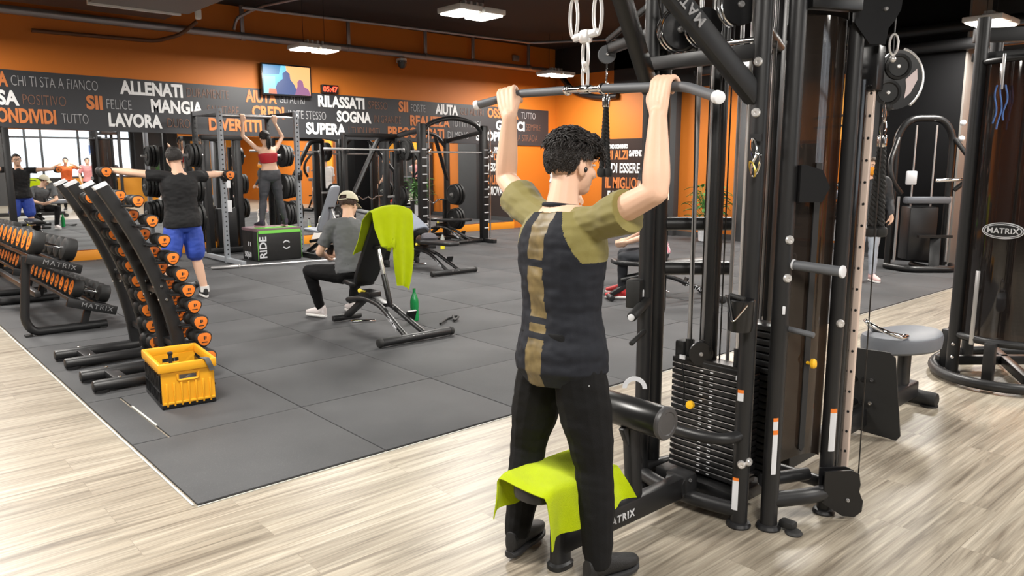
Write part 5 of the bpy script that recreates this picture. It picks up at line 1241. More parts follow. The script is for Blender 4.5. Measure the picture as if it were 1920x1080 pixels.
t = hair_cap(P, R, lambda d: d.z > .12 and not (d.y < -.75 and d.z < .42 and abs(d.x) < .45), .028, 1, .001); o = part('cap', t, capm, sm.root)
t = MB(); t.sheet(lambda u, v: P((u - .5) * .15, .07 + .10 * v * (1 - 1.3 * (u - .5) ** 2), .035 - .03 * v - .10 * (u - .5) ** 2), 10, 6, .004); part('visor', t, capm, o)
t = MB(); t.tube([P(-.045, -.117, .028), P(0, -.125, .026), P(.045, -.117, .028)], .007, 8); t.ball(P(0, 0, .134), .008, 8); part('cap_strap', t, capm, o)
t = MB(); t.box((3.86, 7.19, .70), (.075, .012, .15), Matrix.Rotation(.5, 4, 'X'), .005); solo('phone', t, plastic_b, 'black phone held by the seated man in the cap', 'phone')
# person bending forward on the far end of the flat bench
J = dict(pelvis=(6.62, 9.62, .55), waist=(6.60, 9.78, .68), chest=(6.58, 9.97, .76), neck=(6.56, 10.20, .77), head=(6.55, 10.35, .72), shL=(6.37, 10.14, .75), shR=(6.76, 10.14, .75), elL=(6.30, 10.24, .50), wrL=(6.40, 10.40, .32), elR=(6.82, 10.24, .50), wrR=(6.72, 10.40, .32),
         hipL=(6.53, 9.64, .53), hipR=(6.71, 9.64, .53), knL=(6.34, 10.0, .52), knR=(6.90, 10.0, .52), anL=(6.34, 10.05, .10), anR=(6.90, 10.05, .10), toL=(-.1, 1), toR=(.1, 1))
human('person', 'person in grey-blue T-shirt bent forward on the flat bench behind the towel', J, (0, .6, -1), voxel=.011, shirt=mat('slate_tee', (.16, .18, .22), .8), sleeve=.7, legmat=black_cloth, leg_end=1.9, shoes=black_shoe, s=1.0, shirt_low=-.1, hup=(0, 1, .4), shirt_grow=.03)
t = MB(); t.rings([((6.66, 9.36, .45), V((.13, 0, 0)), V((0, .10, 0))), ((6.66, 9.36, .50), V((.14, .01, 0)), V((0, .12, 0))), ((6.65, 9.37, .55), V((.10, 0, 0)), V((0, .08, 0))), ((6.65, 9.37, .565), V((.05, 0, 0)), V((0, .04, 0)))], 20, 2.2)
solo('folded_sweater', t, mat('heather_grey_cloth', (.07, .065, .075), .9, bump=.5, bscale=50), 'rumpled dark grey sweater lying on the flat bench', 'sweater')
# woman on the jump box
top_red = mat('red_sports_top', (.42, .008, .018), .6)
legg = mat('charcoal_leggings', (.045, .047, .055), .6)
BX = V((5.42, 12.12, .54))
J = dict(pelvis=(5.46, 12.1, 1.37), waist=(5.45, 12.09, 1.54), chest=(5.43, 12.08, 1.70), neck=(5.42, 12.1, 1.865), head=(5.41, 12.13, 2.005), shL=(5.25, 12.1, 1.83), shR=(5.59, 12.1, 1.835), elL=(5.06, 12.16, 2.02), wrL=(5.09, 12.2, 2.24), elR=(5.73, 12.16, 2.02), wrR=(5.63, 12.2, 2.24),
         hipL=(5.37, 12.1, 1.33), hipR=(5.54, 12.1, 1.33), knL=(5.32, 12.1, .99), knR=(5.60, 12.1, .99), anL=(5.27, 12.08, .64), anR=(5.68, 12.08, .64), toL=(-.2, 1), toR=(.2, 1))
wh = {'L': ('grip', (5.085, 12.22, 2.335), (1, 0, 0), (0, -1, -.3), (0, .2, 1), .016), 'R': ('grip', (5.625, 12.22, 2.335), (-1, 0, 0), (0, -1, -.3), (0, .2, 1), .016)}
wo = human('person', 'woman in red top and dark leggings on a box, gripping the rack bar', J, (0, 1, .05), prof=FEMALE, voxel=.009, shirt=None, legs='leggings', legmat=legg, leg_end=1.9, leg_loose=.97, shoes=mat('dark_trainer', (.03, .02, .04), .6), soles=mat('pink_sole', (.6, .3, .4), .5), hands=wh, s=.96, arm_r=(.042, .037, .031, .031, .023), hair_fn=lambda d: d.z > (.3 if d.y > .45 else -.45))
t = MB(); torso(t, {k: V(v) for k, v in J.items()}, FEMALE, .013, t0=.42, t1=.80, s=.96); me = remeshed(t, .008, 2); part('crop_top', me, top_red, wo.root)
t = MB(); P = wo.P; t.ball(P(0, -.115, .05), .034, 12)
for k in range(26):
    a = random.uniform(-.02, .02); b = random.uniform(-.012, .012)
    t.tube([P(a * .5, -.12 + b, .05), P(a, -.155 + b, -.02), P(a * 1.6, -.14 + b, -.11), P(a * .8 + .005, -.125 + b, -.22 + random.uniform(-.03, .03))], [.008, .012, .011, .003], 6)
part('ponytail', t, hair_dark, wo.root)
# ------------------------------------------------------------------ jump box
pb_ = thing('jump_box', 'black soft jump box with lime green top edge under the woman', 'plyo box', (5.5, 12.25, .013), 0)
bt_ = mat('black_box_cover', (.012, .012, .012), .55, bump=.25, bscale=14)
t = MB(); t.box((0, 0, .25), (.76, .62, .50), None, .02); bo = part('body', t, bt_, pb_)
t = MB(); t.box((0, 0, .505), (.765, .625, .05), None, .012); part('top_pad', t, mat('plum_top', (.20, .12, .14), .6), pb_)
t = MB(); t.box((0, -.3135, .475), (.72, .004, .05)); t.box((-.378, -.3135, .25), (.006, .006, .46)); t.box((.378, -.3135, .25), (.006, .006, .46)); t.box((0, -.16, .531), (.66, .26, .004)); part('lime_trim', t, mat('lime_trim', (.22, .72, .10), .6), pb_, 'lime green edging')
text_part('side_lettering', 'RIDE', .17, (-.235, -.3125, .045), (0, 0, 1), (-1, 0, 0), label_white, pb_, bold=.004)
t = MB()
for z, s in ((.30, 1), (.20, -1)): t.tube([(.10 - .05, -.3135, z - s * .015), (.10, -.3135, z + s * .015), (.15, -.3135, z), (.16, -.3135, z - s * .02)], .012, 6)
part('emblem', t, label_white, pb_)
text_part('side_lettering', '50|60', .12, (-.382, .22, .05), (0, -1, 0), (0, 0, 1), label_white, pb_, bold=.003)
t = MB(); t.box((-.382, .05, .27), (.003, .03, .07)); t.box((-.382, -.03, .27), (.003, .03, .07)); part('emblem', t, label_white, pb_)
# ------------------------------------------------------------------ squat rack in front of the mirror
grey_frame = mat('pale_grey_rack_paint', (0.30, 0.32, 0.35), 0.4)
def holed_post(x, y, h, m_, parent, w=.075):
    t = MB(); t.box((x, y, h / 2), (w, w, h), None, .006); o = part('upright', t, m_, parent)
    t = MB()
    n = int(h / .075)
    for k in range(1, n): t.box((x, y - w / 2 - .0005, k * .075), (.022, .004, .022), None, .001)
    part('hole_row', t, paint_black, o); return o
def plate(c, r, w, label, group, rotz=0.0):      # weight disc, axis along local X
    t = MB(); t.lathe([(.026, -w / 2), (r * .42, -w / 2), (r * .45, -w * .3), (r * .82, -w * .3), (r * .86, -w / 2), (r, -w * .4), (r, w * .4), (r * .86, w / 2), (r * .82, w * .3), (r * .45, w * .3), (r * .42, w / 2), (.026, w / 2)], (0, 0, 0), (1, 0, 0), 32)
    o = thing('weight_disc', label, 'weight disc', c, rotz, group); part('disc', t, rubber, o); t = MB(); t.lathe([(.026, -w / 2 - .001), (.04, -w / 2 - .001), (.04, w / 2 + .001), (.026, w / 2 + .001)], (0, 0, 0), (1, 0, 0), 20); part('hub', t, steel, o); return o
sq = thing('squat_rack', 'squat rack with pale perforated uprights and a pull-up bar around the woman', 'rack', (5.36, 12.7, .013), world=True)
for x in (4.72, 6.0):
    holed_post(x, 12.2, 2.44, grey_frame, sq); holed_post(x, 13.3, 2.44, dark_metal, sq)
    t = MB(); t.beam((x, 11.55, .06), (x, 13.4, .06), .07, .07); t.beam((x, 12.2, 2.40), (x, 13.3, 2.40), .07, .07); part('side_beam', t, dark_metal if x > 5 else grey_frame, sq)
    t = MB(); t.box((x, 12.15, 1.35), (.05, .12, .09), None, .01); t.box((x, 12.08, 1.42), (.04, .03, .1), None, .01); part('bar_catch', t, black_metal, sq)
    t = MB()
    for z in (2.38, 2.22): bolt(t, (x, 12.16, z), (0, -1, 0), .02, .014)
    part('bolts', t, chrome, sq, 'silver bolts')
    s = -1 if x < 5 else 1
    for z in (1.72, 1.18, .70): t = MB(); t.rod((x, 13.0, z), (x + s * .34, 13.0, z), .024); part('plate_peg', t, steel, sq); 
t = MB(); t.tube([(4.72, 12.22, 2.335), (6.0, 12.22, 2.335)], .0165, 12); part('pull_up_bar', t, steel, sq)
t = MB(); t.beam((4.72, 13.3, 2.4), (6.0, 13.3, 2.4), .07, .07); t.beam((4.72, 13.3, .1), (6.0, 13.3, .1), .07, .07); part('rear_beam', t, dark_metal, sq)
for x, s, nm in ((4.72, -1, 'left'), (6.0, 1, 'right')):
    t = MB(); t.beam((x, 13.0, .05), (x, 13.05, 1.9), .06, .06); part('plate_post', t, dark_metal, sq)
    for z, n, r in ((1.72, 3, .20), (1.18, 4, .225), (.70, 4, .225)):
        for k in range(n):
            hh = {1.72: 'top', 1.18: 'middle', .70: 'lowest'}[z]; pos = ['innermost', 'second', 'third', 'outermost'][k] if n == 4 else ['inner', 'middle', 'outer'][k]
            plate((x + s * (.10 + .062 * k), 13.0, z), r - .01 * k, .05, 'black weight disc, %s on the %s peg at the %s of the squat rack' % (pos, hh, nm), 'discs on the squat rack')
# slim cable column behind the woman, inside the rack
cc = thing('cable_column', 'slim black cable column with chrome rods behind the woman', 'gym machine', (5.2, 13.6, .013), world=True)
for x in (5.0, 5.55): t = MB(); t.box((x, 13.62, 1.0), (.1, .12, 2.0), None, .01); part('upright', t, dark_metal, cc)
for x in (4.9, 5.22, 5.33): t = MB(); t.cyl((x, 13.58, .1), (x, 13.58, 2.0), .014, seg=10); part('guide_rod', t, chrome, cc)
t = MB(); t.box((5.28, 13.6, .45), (.34, .14, .7), None, .01); part('stack', t, plate_m, cc)
t = MB(); t.box((5.275, 13.61, .06), (.8, .3, .09), None, .01); part('base', t, dark_metal, cc)
t = MB(); t.box((5.275, 13.62, 2.03), (.72, .14, .08), None, .01); part('head', t, dark_metal, cc)
t = MB(); t.box((5.28, 13.525, 1.28), (.16, .006, .24)); t.box((5.28, 13.525, .84), (.17, .006, .2)); part('instruction_card', t, label_white, cc, 'white cards')
# barbell lying on the floor
bb_ = thing('barbell', 'unloaded steel barbell lying on the floor in front of the jump box', 'barbell', (5.3, 11.33, .013), 0)
bb_.rotation_euler = (0, 0, -.155)
t = MB(); t.tube([(-1.1, 0, .028), (1.1, 0, .028)], .0145, 12); part('shaft', t, steel, bb_)
for s in (-1, 1):
    t = MB(); t.rod((s * .72, 0, .028), (s * 1.12, 0, .028), .026, 14); t.rod((s * .70, 0, .028), (s * .73, 0, .028), .034, 14); part('sleeve', t, steel, bb_)
# tote bag on the floor by the rack
tb = thing('tote_bag', 'white and peach cloth bag standing on the floor right of the jump box', 'bag', (6.72, 12.75, .013), -.75)
wm = mat('white_cloth', (.78, .74, .70), .8, bump=.3, bscale=60); pm_ = mat('peach_cloth', (.72, .50, .33), .8, bump=.3, bscale=60)
t = MB(); t.rings([((0, 0, z), V((w, 0, 0)), V((0, d, 0))) for z, w, d in ((0, .23, .10), (.02, .25, .12), (.12, .25, .12), (.22, .22, .11))], 28, 3.0); part('lower_body', t, pm_, tb, 'peach bottom')
t = MB(); t.rings([((.01 * math.sin(z * 30), 0, z), V((w, 0, 0)), V((0, d, 0))) for z, w, d in ((.20, .225, .11), (.30, .19, .09), (.42, .13, .06), (.50, .10, .05))], 28, 2.4); part('upper_body', t, wm, tb)
for y in (-.05, .05): t = MB(); t.tube(spline([(-.07, y, .46), (-.05, y, .60), (0, y * .5, .64), (.05, y, .60), (.07, y, .46)]), .010, 8); part('strap', t, wm, tb)
# ------------------------------------------------------------------ guided-bar rack (right) and half rack beside it
sm_ = thing('guided_bar_rack', 'black guided-bar rack with arched top and ladder notches on its columns', 'rack', (9.15, 12.4, .013), world=True)
for x in (8.40, 9.90):
    t = MB(); t.box((x, 12.0, 1.16), (.14, .12, 2.32), None, .012); o = part('column', t, black_metal, sm_)
    t = MB()
    for k in range(11): t.box((x + .02, 11.937, .30 + k * .155), (.11, .008, .022), None, .003)
    part('ladder_notches', t, label_white, o, 'white notches')
    t = MB(); t.cyl((x + .15, 11.98, .06), (x + .15, 11.98, 2.25), .017, seg=12); part('guide_rod', t, chrome, sm_)
    t = MB(); t.beam((x, 11.65, .05), (x, 13.4, .05), .09, .07); part('foot', t, dark_metal, sm_)
    t = MB(); t.box((x - .02, 13.2, 1.05), (.10, .10, 2.1), None, .01); part('rear_column', t, black_metal, sm_)
    t = MB(); t.beam((x, 12.05, 2.2), (x, 13.2, 2.05), .07, .07); part('top_beam', t, black_metal, sm_)
    t = MB(); t.box((x + .15, 11.98, 1.80), (.07, .09, .12), None, .012); part('bar_carriage', t, chrome, sm_)
    s = 1
    for z in (.45, .95): t = MB(); t.rod((x - .28, 12.75, z), (x + .02, 12.75, z), .024); part('plate_peg', t, steel, sm_)
t = MB(); t.tube(spline([(8.40, 12.0, 2.12), (8.62, 12.0, 2.33), (9.15, 12.0, 2.44), (9.68, 12.0, 2.34), (9.90, 12.0, 2.12)], 8), .045, 12); part('arch', t, dark_metal, sm_)
t = MB(); t.tube(spline([(8.40, 13.2, 1.9), (8.7, 13.2, 2.15), (9.15, 13.2, 2.22), (9.6, 13.2, 2.15), (9.88, 13.2, 1.9)], 8), .04, 12); t.tube([(9.3, 12.8, 2.1), (9.9, 13.2, 1.2)], .04, 10); part('rear_arch', t, dark_metal, sm_)
t = MB(); t.tube([(8.14, 11.98, 1.80), (10.28, 11.98, 1.80)], .0165, 12); t.rod((8.14, 11.98, 1.8), (8.38, 11.98, 1.8), .025); t.rod((10.0, 11.98, 1.8), (10.3, 11.98, 1.8), .025); part('guided_bar', t, steel, sm_)
t = MB(); t.beam((8.4, 13.2, .1), (9.9, 13.2, .1), .07, .07); part('rear_beam', t, dark_metal, sm_)
for x, nm in ((9.90, 'right'),):
    for z in (.45, .95):
        for k in range(3): plate((x - .08 - .065 * k, 12.75, z), .225 - .01 * k, .05, 'black weight disc, %s on the %s peg of the guided-bar rack' % (['first', 'second', 'third'][k], 'lower' if z < .5 else 'upper'), 'discs on the guided-bar rack')
for k in range(2): plate((8.44 - .06 * k, 12.75, .95), .20 - .01 * k, .05, 'black weight disc, %s on the left peg of the guided-bar rack' % ['inner', 'outer'][k], 'discs on the guided-bar rack')
# bench with curl bar inside the guided-bar rack
bench((9.45, 11.95, .013), 0.1, 'black bench standing inside the guided-bar rack', .05)
cb = thing('curl_bar', 'chrome zigzag curl bar resting over the bench in the guided-bar rack', 'barbell', (9.2, 12.9, .75), 0)
t = MB(); t.tube(fillet([(-.55, 0, .1), (-.25, 0, .1), (-.14, 0, .02), (-.02, 0, .09), (.1, 0, .02), (.22, 0, .1), (.5, 0, .1)], .03), .015, 10); part('bar', t, chrome, cb)
t = MB(); t.box((-.4, .02, -.33), (.06, .06, .86)); t.box((.4, .02, -.33), (.06, .06, .86)); t.box((0, .02, -.70), (.9, .3, .05)); part('rest', t, black_metal, cb)
hr = thing('half_rack', 'black half rack with trapezoid braces left of the guided-bar rack', 'rack', (7.9, 12.75, .013), world=True)
for x in (7.12, 8.24):
    t = MB(); t.box((x, 12.6, 1.05), (.08, .08, 2.1), None, .008); part('upright', t, black_metal, hr)
    t = MB(); t.beam((x, 12.2, .05), (x, 13.5, .05), .08, .06); part('foot', t, black_metal, hr)
    t = MB(); t.box((x, 12.52, 1.80), (.05, .1, .08), None, .01); part('bar_catch', t, black_metal, hr)
t = MB(); t.tube(fillet([(7.36, 12.7, 1.05), (7.90, 12.7, 2.03), (8.15, 12.7, 2.06), (8.22, 12.7, 2.04)], .08), .05, 8); part('brace', t, black_metal, hr)
t = MB(); t.beam((7.12, 12.6, 2.1), (8.24, 12.6, 2.1), .08, .08); part('top_beam', t, black_metal, hr)
b2 = thing('barbell', 'steel barbell resting high in the half rack above the seated man', 'barbell', (7.62, 12.5, 1.84), 0)
t = MB(); t.tube([(-.95, 0, 0), (.95, 0, 0)], .0145, 12); part('shaft', t, steel, b2)
for s in (-1, 1): t = MB(); t.rod((s * .58, 0, 0), (s * .97, 0, 0), .025, 14); part('sleeve', t, steel, b2)
for k in range(2): plate((8.36 + .06 * k, 12.5, 1.84), .20, .05, 'black weight disc, %s on the right end of the barbell in the half rack' % ['inner', 'outer'][k], 'discs on the half rack barbell')
for k in range(3): plate((7.38 - .065 * k, 13.1, .6), .22, .05, 'black weight disc stored low in the half rack, %s' % ['rightmost', 'middle', 'leftmost'][k], 'discs stored in the half rack')
t = MB(); t.rod((7.12, 13.1, .6), (7.5, 13.1, .6), .024); t.beam((7.12, 13.1, .05), (7.12, 13.1, .7), .06, .06); part('plate_peg', t, steel, hr)
# tall black rack at the far left, half out of the picture
lr = thing('cable_crossover', 'dark rack column at the left edge next to the mirror', 'rack', (1.75, 12.9, .013), world=True)
for x in (1.62, 2.02): t = MB(); t.box((x, 13.3, 1.05), (.09, .09, 2.1), None, .008); part('upright', t, black_metal, lr)
t = MB(); t.tube(fillet([(1.62, 13.3, 2.05), (1.82, 13.3, 2.15), (2.02, 13.3, 2.05)], .1), .045, 10); t.beam((1.62, 13.3, .05), (2.02, 13.3, .05), .08, .08); part('top_beam', t, black_metal, lr)
t = MB(); t.cyl((1.82, 13.3, .05), (1.82, 13.3, 2.1), .015); part('guide_rod', t, chrome, lr)
# ------------------------------------------------------------------ things behind the camera that show only in the mirrors
def counter(x0, x1, y, label):
    r = thing('counter', label, 'counter', ((x0 + x1) / 2, y, 0), world=True)
    t = MB(); t.box(((x0 + x1) / 2, y, .52), (x1 - x0, .6, 1.04), None, .01); part('front', t, amber_paint, r)
    t = MB(); t.box(((x0 + x1) / 2, y, 1.07), (x1 - x0 + .06, .68, .06), None, .01); part('top', t, mat('dark_counter_top', (.06, .04, .03), .4) if 'dark_counter_top' not in MATS else MATS['dark_counter_top'], r)
counter(7.0, 11.6, -4.6, 'amber reception counter reflected in the mirror under the windows')
leaf = mat('leaf_green', (.05, .16, .03), .6)
def plant(loc, label, h=1.4, n=60, seed_=1, rr=.4):
    r = thing('potted_plant', label, 'plant', loc, 0, 'potted plants'); rnd = random.Random(seed_)
    t = MB(); t.lathe([(.12, 0), (.17, .02), (.19, .32), (.2, .34), (.18, .34), (.17, .28), (0, .28)], (0, 0, 0), (0, 0, 1), 20); part('pot', t, label_white, r)
    t = MB(); tl_ = MB()
    for k in range(n):
        a = rnd.uniform(0, 2 * PI); q = rnd.uniform(.1, rr); z = rnd.uniform(.45, h); c = V((q * math.cos(a), q * math.sin(a), z)); d = V((math.cos(a), math.sin(a), rnd.uniform(-.2, .7))).normalized(); w = d.cross(V((0, 0, 1))).normalized(); L = rnd.uniform(.12, .22)
        t.tube([V((0, 0, .3)), V((c.x * .3, c.y * .3, z * .7)), c], .006, 5)
        tl_.sheet(lambda u, v: c + d * L * u + w * (v - .5) * .09 * math.sin(PI * min(max(u, .03), .97)) + V((0, 0, -.08 * u * u + .02 * abs(v - .5))), 5, 2, .002)
    part('stems', t, leaf, r); part('leaves', tl_, leaf, r, smooth=1.2)
plant((9.9, -3.6, 0), 'leafy potted plant by the reception counter, seen in the mirror', 1.9, 80, 3)
plant((13.3, 9.0, .013), 'leafy green potted plant against the right side wall behind the tower', 1.15, 90, 5, .38)
J0 = dict(pelvis=(0, 0, .92), waist=(0, 0, 1.09), chest=(.0, 0.01, 1.30), neck=(0, .02, 1.50), head=(0, .05, 1.655), shL=(-.2, .01, 1.45), shR=(.2, .01, 1.45), elL=(-.27, .02, 1.17), elR=(.27, .02, 1.17), wrL=(-.25, .18, .97), wrR=(.25, .18, .97), hipL=(-.09, 0, .88), hipR=(.09, 0, .88), knL=(-.1, .01, .5), knR=(.1, .01, .5), anL=(-.11, 0, .09), anR=(.11, 0, .09), toL=(-.2, 1), toR=(.2, 1))
def stand(x, y, a, z=0.0, **chg):
    o = {}
    for k, p in {**J0, **chg}.items():
        if k in ('toL', 'toR'): q = (p[0] * math.cos(a) - p[1] * math.sin(a), p[0] * math.sin(a) + p[1] * math.cos(a))
        else: q = (x + p[0] * math.cos(a) - p[1] * math.sin(a), y + p[0] * math.sin(a) + p[1] * math.cos(a), p[2] + z)
        o[k] = q
    return o, (-math.sin(a), math.cos(a), -.05)
def extra(name_label, x, y, a, shirt, legs_m, leg_end=1.9, legs='trousers', z=0.0, hair_m=hair_dark, prof=MALE, **chg):
    Jx, hf = stand(x, y, a, z, **chg)
    return human('person', name_label, Jx, hf, prof=prof, voxel=.013, shirt=shirt, sleeve=.7, legs=legs, legmat=legs_m, leg_end=leg_end, shoes=black_shoe, soles=white_plastic, hair=hair_m)
org_tee = mat('bright_orange_tee', (.75, .13, .02), .7); pink_tee = mat('pink_tee', (.62, .25, .25), .7); wht_tee = mat('white_tee', (.75, .75, .74), .7); red_sh = mat('coral_shorts', (.70, .10, .07), .6); gr_tee = mat('dark_grey_tee', (.05, .052, .06), .7)
up_ = dict(elL=(-.42, .1, 1.42), wrL=(-.2, .2, 1.55), elR=(.42, .1, 1.42), wrR=(.2, .2, 1.55))
extra('person in bright orange T-shirt by the counter, seen only in the mirror', 6.1, -1.2, .2, org_tee, black_cloth, **up_)
extra('person in pink T-shirt standing behind the camera, seen only in the mirror', 7.0, -2.3, .1, pink_tee, black_cloth, prof=FEMALE)
extra('person in dark grey T-shirt beside the plant, seen only in the mirror', 8.05, -3.4, -.1, gr_tee, black_cloth)
extra('man in white T-shirt and black trousers reflected in the mirror right of the rack', 9.858, 9.71, 2.9, wht_tee, black_cloth)
extra('man in grey T-shirt and coral shorts reflected in the mirror, hidden behind the tower', 11.97, 9.38, 2.5, gr_tee, red_sh, .9, 'shorts', z=.013)
# ------------------------------------------------------------------ cross tubes and guard panel on the far side of the station
for z in (1.305, 1.085):
    t = MB(); t.tube([(3.02, 2.345, z), (3.30, 2.10, z)], .033, 14); part('cross_tube', t, dark_metal, st)
t = MB(); t.prism([(-.05, -.36), (.0, -.36), (.05, -.16), (.05, .3), (.035, .38), (.0, .42), (-.05, .43)], (3.14, 2.42, 1.02), (.748, -.664, 0), (0, 0, 1), .03); part('guard_panel', t, rubber, st)
# ------------------------------------------------------------------ seated row bench
rb = thing('row_bench', 'low row bench with grey egg-shaped seat and black foot plate on the right', 'bench', (4.9, 1.88, 0), world=True)
t = MB(); t.beam((3.5, 1.86, .11), (5.32, 1.93, .11), .07, .11, .012); part('beam', t, dark_metal, rb)
t = MB(); t.rings([((5.17, 1.945, z), V((.05, 0, 0)), V((0, .035, 0))) for z in (.1, .44)], 20, 3.0); part('post', t, dark_metal, rb)
t = MB(); t.rod((5.34, 1.78, .05), (5.34, 2.08, .05), .048, 18); t.lathe([(.055, 0), (.055, .012)], (5.34, 1.83, 0), (0, 0, 1), 16); part('foot', t, rubber, rb)
def egg(a):      # plan outline, a in 0..2pi, long axis X
    w = .20 - .03 * math.cos(a); return (.315 * math.cos(a), w * math.sin(a))
t = MB(); N = 40; out = []; pr = [(-.03, .9), (-.015, .98), (.05, 1), (.062, .97), (.068, .90)]
ca_, sa_ = math.cos(-.22), math.sin(-.22)
for h, k in pr:
    for i in range(N):
        x, y = egg(2 * PI * i / N); x *= -k; y *= k; out.append((5.12 + x * ca_ - y * sa_, 1.965 + x * sa_ + y * ca_, .435 + h + (.02 * (x / .3) ** 2 if h > .05 else 0)))
fs = [[i * N + k, i * N + (k + 1) % N, (i + 1) * N + (k + 1) % N, (i + 1) * N + k] for i in range(len(pr) - 1) for k in range(N)] + [list(range(N))[::-1], [(len(pr) - 1) * N + k for k in range(N)]]
t.add(out, fs); part('seat_pad', t, grey_vinyl, rb)
t = MB(); t.prism([(-.17, -.24), (.15, -.27), (.17, -.24), (.12, .23), (.09, .26), (-.13, .26), (-.17, .22)], (4.455, 1.845, .272), (.17, -.985, 0), (-.10, -.02, 1), .012); fp = part('foot_plate', t, rubber, rb)
t = MB()
for z in (.20, .34): t.rod((4.30, 1.97, z), (4.49, 1.92, z), .02); bolt(t, (4.43, 1.885, z + .005), (-1, -.2, 0), .014)
part('plate_struts', t, black_metal, fp)
t = MB()
for z in (.20, .34): bolt(t, (4.437, 1.84, z + .01), (-1, -.2, 0), .013)
part('bolts', t, chrome, fp, 'silver bolts')
ch = thing('close_grip_pull', 'chrome close-grip pull lying on the grey seat of the row bench', 'handle', (4.98, 1.97, .50), world=True)
t = MB(); t.tube(fillet([(5.02, 2.10, .522), (4.93, 2.12, .60), (4.84, 2.06, .60), (4.83, 1.94, .56), (4.90, 1.86, .525), (4.99, 1.87, .52)], .06), .013, 10); part('frame', t, chrome, ch)
t = MB(); t.rod((5.03, 2.10, .515), (5.00, 1.90, .513), .016); part('grip', t, rubber, ch); t = MB(); t.rod((5.0, 1.905, .513), (4.995, 1.875, .513), .019); part('grip_end', t, chrome, ch)
# ------------------------------------------------------------------ second tower with oval badge
TW = V((6.62, 1.72, 0))
tw_ = thing('cable_tower', 'tall black cable tower with smoked glossy cover and oval badge at the right edge', 'gym machine', (6.62, 1.72, 0), world=True)
t = MB(); t.tube([TW + V((.62 * math.cos(a) * 1.05, .50 * math.sin(a), .05)) for a in [2 * PI * k / 40 for k in range(40)]], .038, 12, closed=True); part('base_ring', t, dark_metal, tw_)
def cov(u, v):
    a = PI * (.46 + .98 * u); return TW + V((.42 * math.cos(a), .40 * math.sin(a), .34 + 1.96 * v))
t = MB(); t.sheet(cov, 26, 10, .008); cv = part('smoked_cover', t, smoked('smoked_cover_glass', (.016, .013, .012), .80, .05), tw_)
t = MB(); t.tube([TW + V((.43 * math.cos(a), .41 * math.sin(a), .315)) for a in [PI * (.44 + 1.02 * k / 24) for k in range(25)]], .028, 12); part('lower_ring', t, dark_metal, tw_)
t = MB(); t.tube([TW + V((.43 * math.cos(a), .41 * math.sin(a), 2.31)) for a in [PI * (.44 + 1.02 * k / 24) for k in range(25)]], .022, 12); part('upper_ring', t, black_metal, tw_)
for a in (1.0, .66, 1.34):
    p = TW + V((.52 * math.cos(PI * a), .43 * math.sin(PI * a), 0)); t = MB(); t.beam((p.x, p.y, .03), (p.x, p.y, .33), .06, .07); part('cover_leg', t, dark_metal, tw_)
p = TW + V((-.30, .31, 0)); t = MB(); t.cyl((p.x, p.y, 0), (p.x, p.y, 2.62), .045, seg=18); t.lathe([(.06, 0), (.062, .02)], (p.x, p.y, 0), (0, 0, 1), 18); part('upright', t, dark_metal, tw_)
b = MB()
for z in (.14, .24): bolt(b, (p.x - .043, p.y - .01, z), (-1, -.3, 0), .014)
part('bolts', b, chrome, tw_, 'silver bolts')
for x, y in ((.3, .4), (.3, -.4), (-.2, -.45)): t = MB(); t.cyl((TW.x + x, TW.y + y, 0), (TW.x + x, TW.y + y, 2.62), .045, seg=16); part('upright', t, dark_metal, tw_)
t = MB(); t.beam((6.35, 2.15, .08), (7.1, 1.5, .08), .06, .07); t.beam((6.2, 1.5, .08), (7.1, 2.0, .08), .06, .07); part('base_cross', t, black_metal, tw_)
t = MB()
for q in ((6.42, 2.12, 2.52), ): t.beam(q, (7.1, 1.25, 2.52), .07, .1); t.beam((6.42, 2.12, 2.36), (6.42, 1.25, 2.36), .05, .06); t.beam((6.42, 1.27, 2.5), (6.95, 1.27, 2.5), .06, .08)
part('top_frame', t, dark_metal, tw_)
for k in range(26):
    for (x, y) in ((-.12, .13), (-.14, -.14)):
        if k < (26 if y > 0 else 22): t = MB(); t.box((TW.x + x, TW.y + y, .36 + .031 * k), (.12, .22, .025), None, .003); part('weight_plate', t, plate_m, tw_)
for y in (.05, .2, -.06, -.2): t = MB(); t.cyl((TW.x - .12, TW.y + y, .3), (TW.x - .12, TW.y + y, 2.3), .011, seg=10); part('guide_rod', t, chrome, tw_)
# oval badge on the cover
a0 = PI * .985; bc = TW + V((.428 * math.cos(a0), .408 * math.sin(a0), 1.125)); bn = V((math.cos(a0), math.sin(a0), 0)).normalized(); bu = V((0, 0, 1)).cross(bn)
def oval(rx, rz, off, th=.003):
    t = MB(); t.prism([(rx * math.cos(q), rz * math.sin(q)) for q in [2 * PI * k / 40 for k in range(40)]], bc + bn * off, bu, (0, 0, 1), th); return t
bd = part('badge', oval(.135, .058, .012), label_white, tw_); part('badge_field', oval(.128, .052, .0145), plastic_b, bd); part('badge_ring', oval(.122, .047, .0165), label_white, bd); part('badge_centre', oval(.115, .041, .0185), plastic_b, bd)
me = text_mesh('MATRIX', .052, bold=.0012, align='CENTER', spacing=1.1); o_ = bc + bn * .021 - V((0, 0, .017)); me.transform(Matrix(((bu.x, 0, bn.x, o_.x), (bu.y, 0, bn.y, o_.y), (0, 1, 0, o_.z), (0, 0, 0, 1)))); part('badge_lettering', me, label_white, bd)
t = MB(); t.box(TW + V((-.425, .155, .55)), (.01, .03, .55), None, .004); part('side_strip', t, steel, tw_)
bs = thing('blue_strap', 'blue fabric strap hanging at the top of the right-hand tower', 'strap', (6.17, 1.83, 1.9), world=True)
bmat = mat('blue_webbing', (.06, .13, .34), .7)
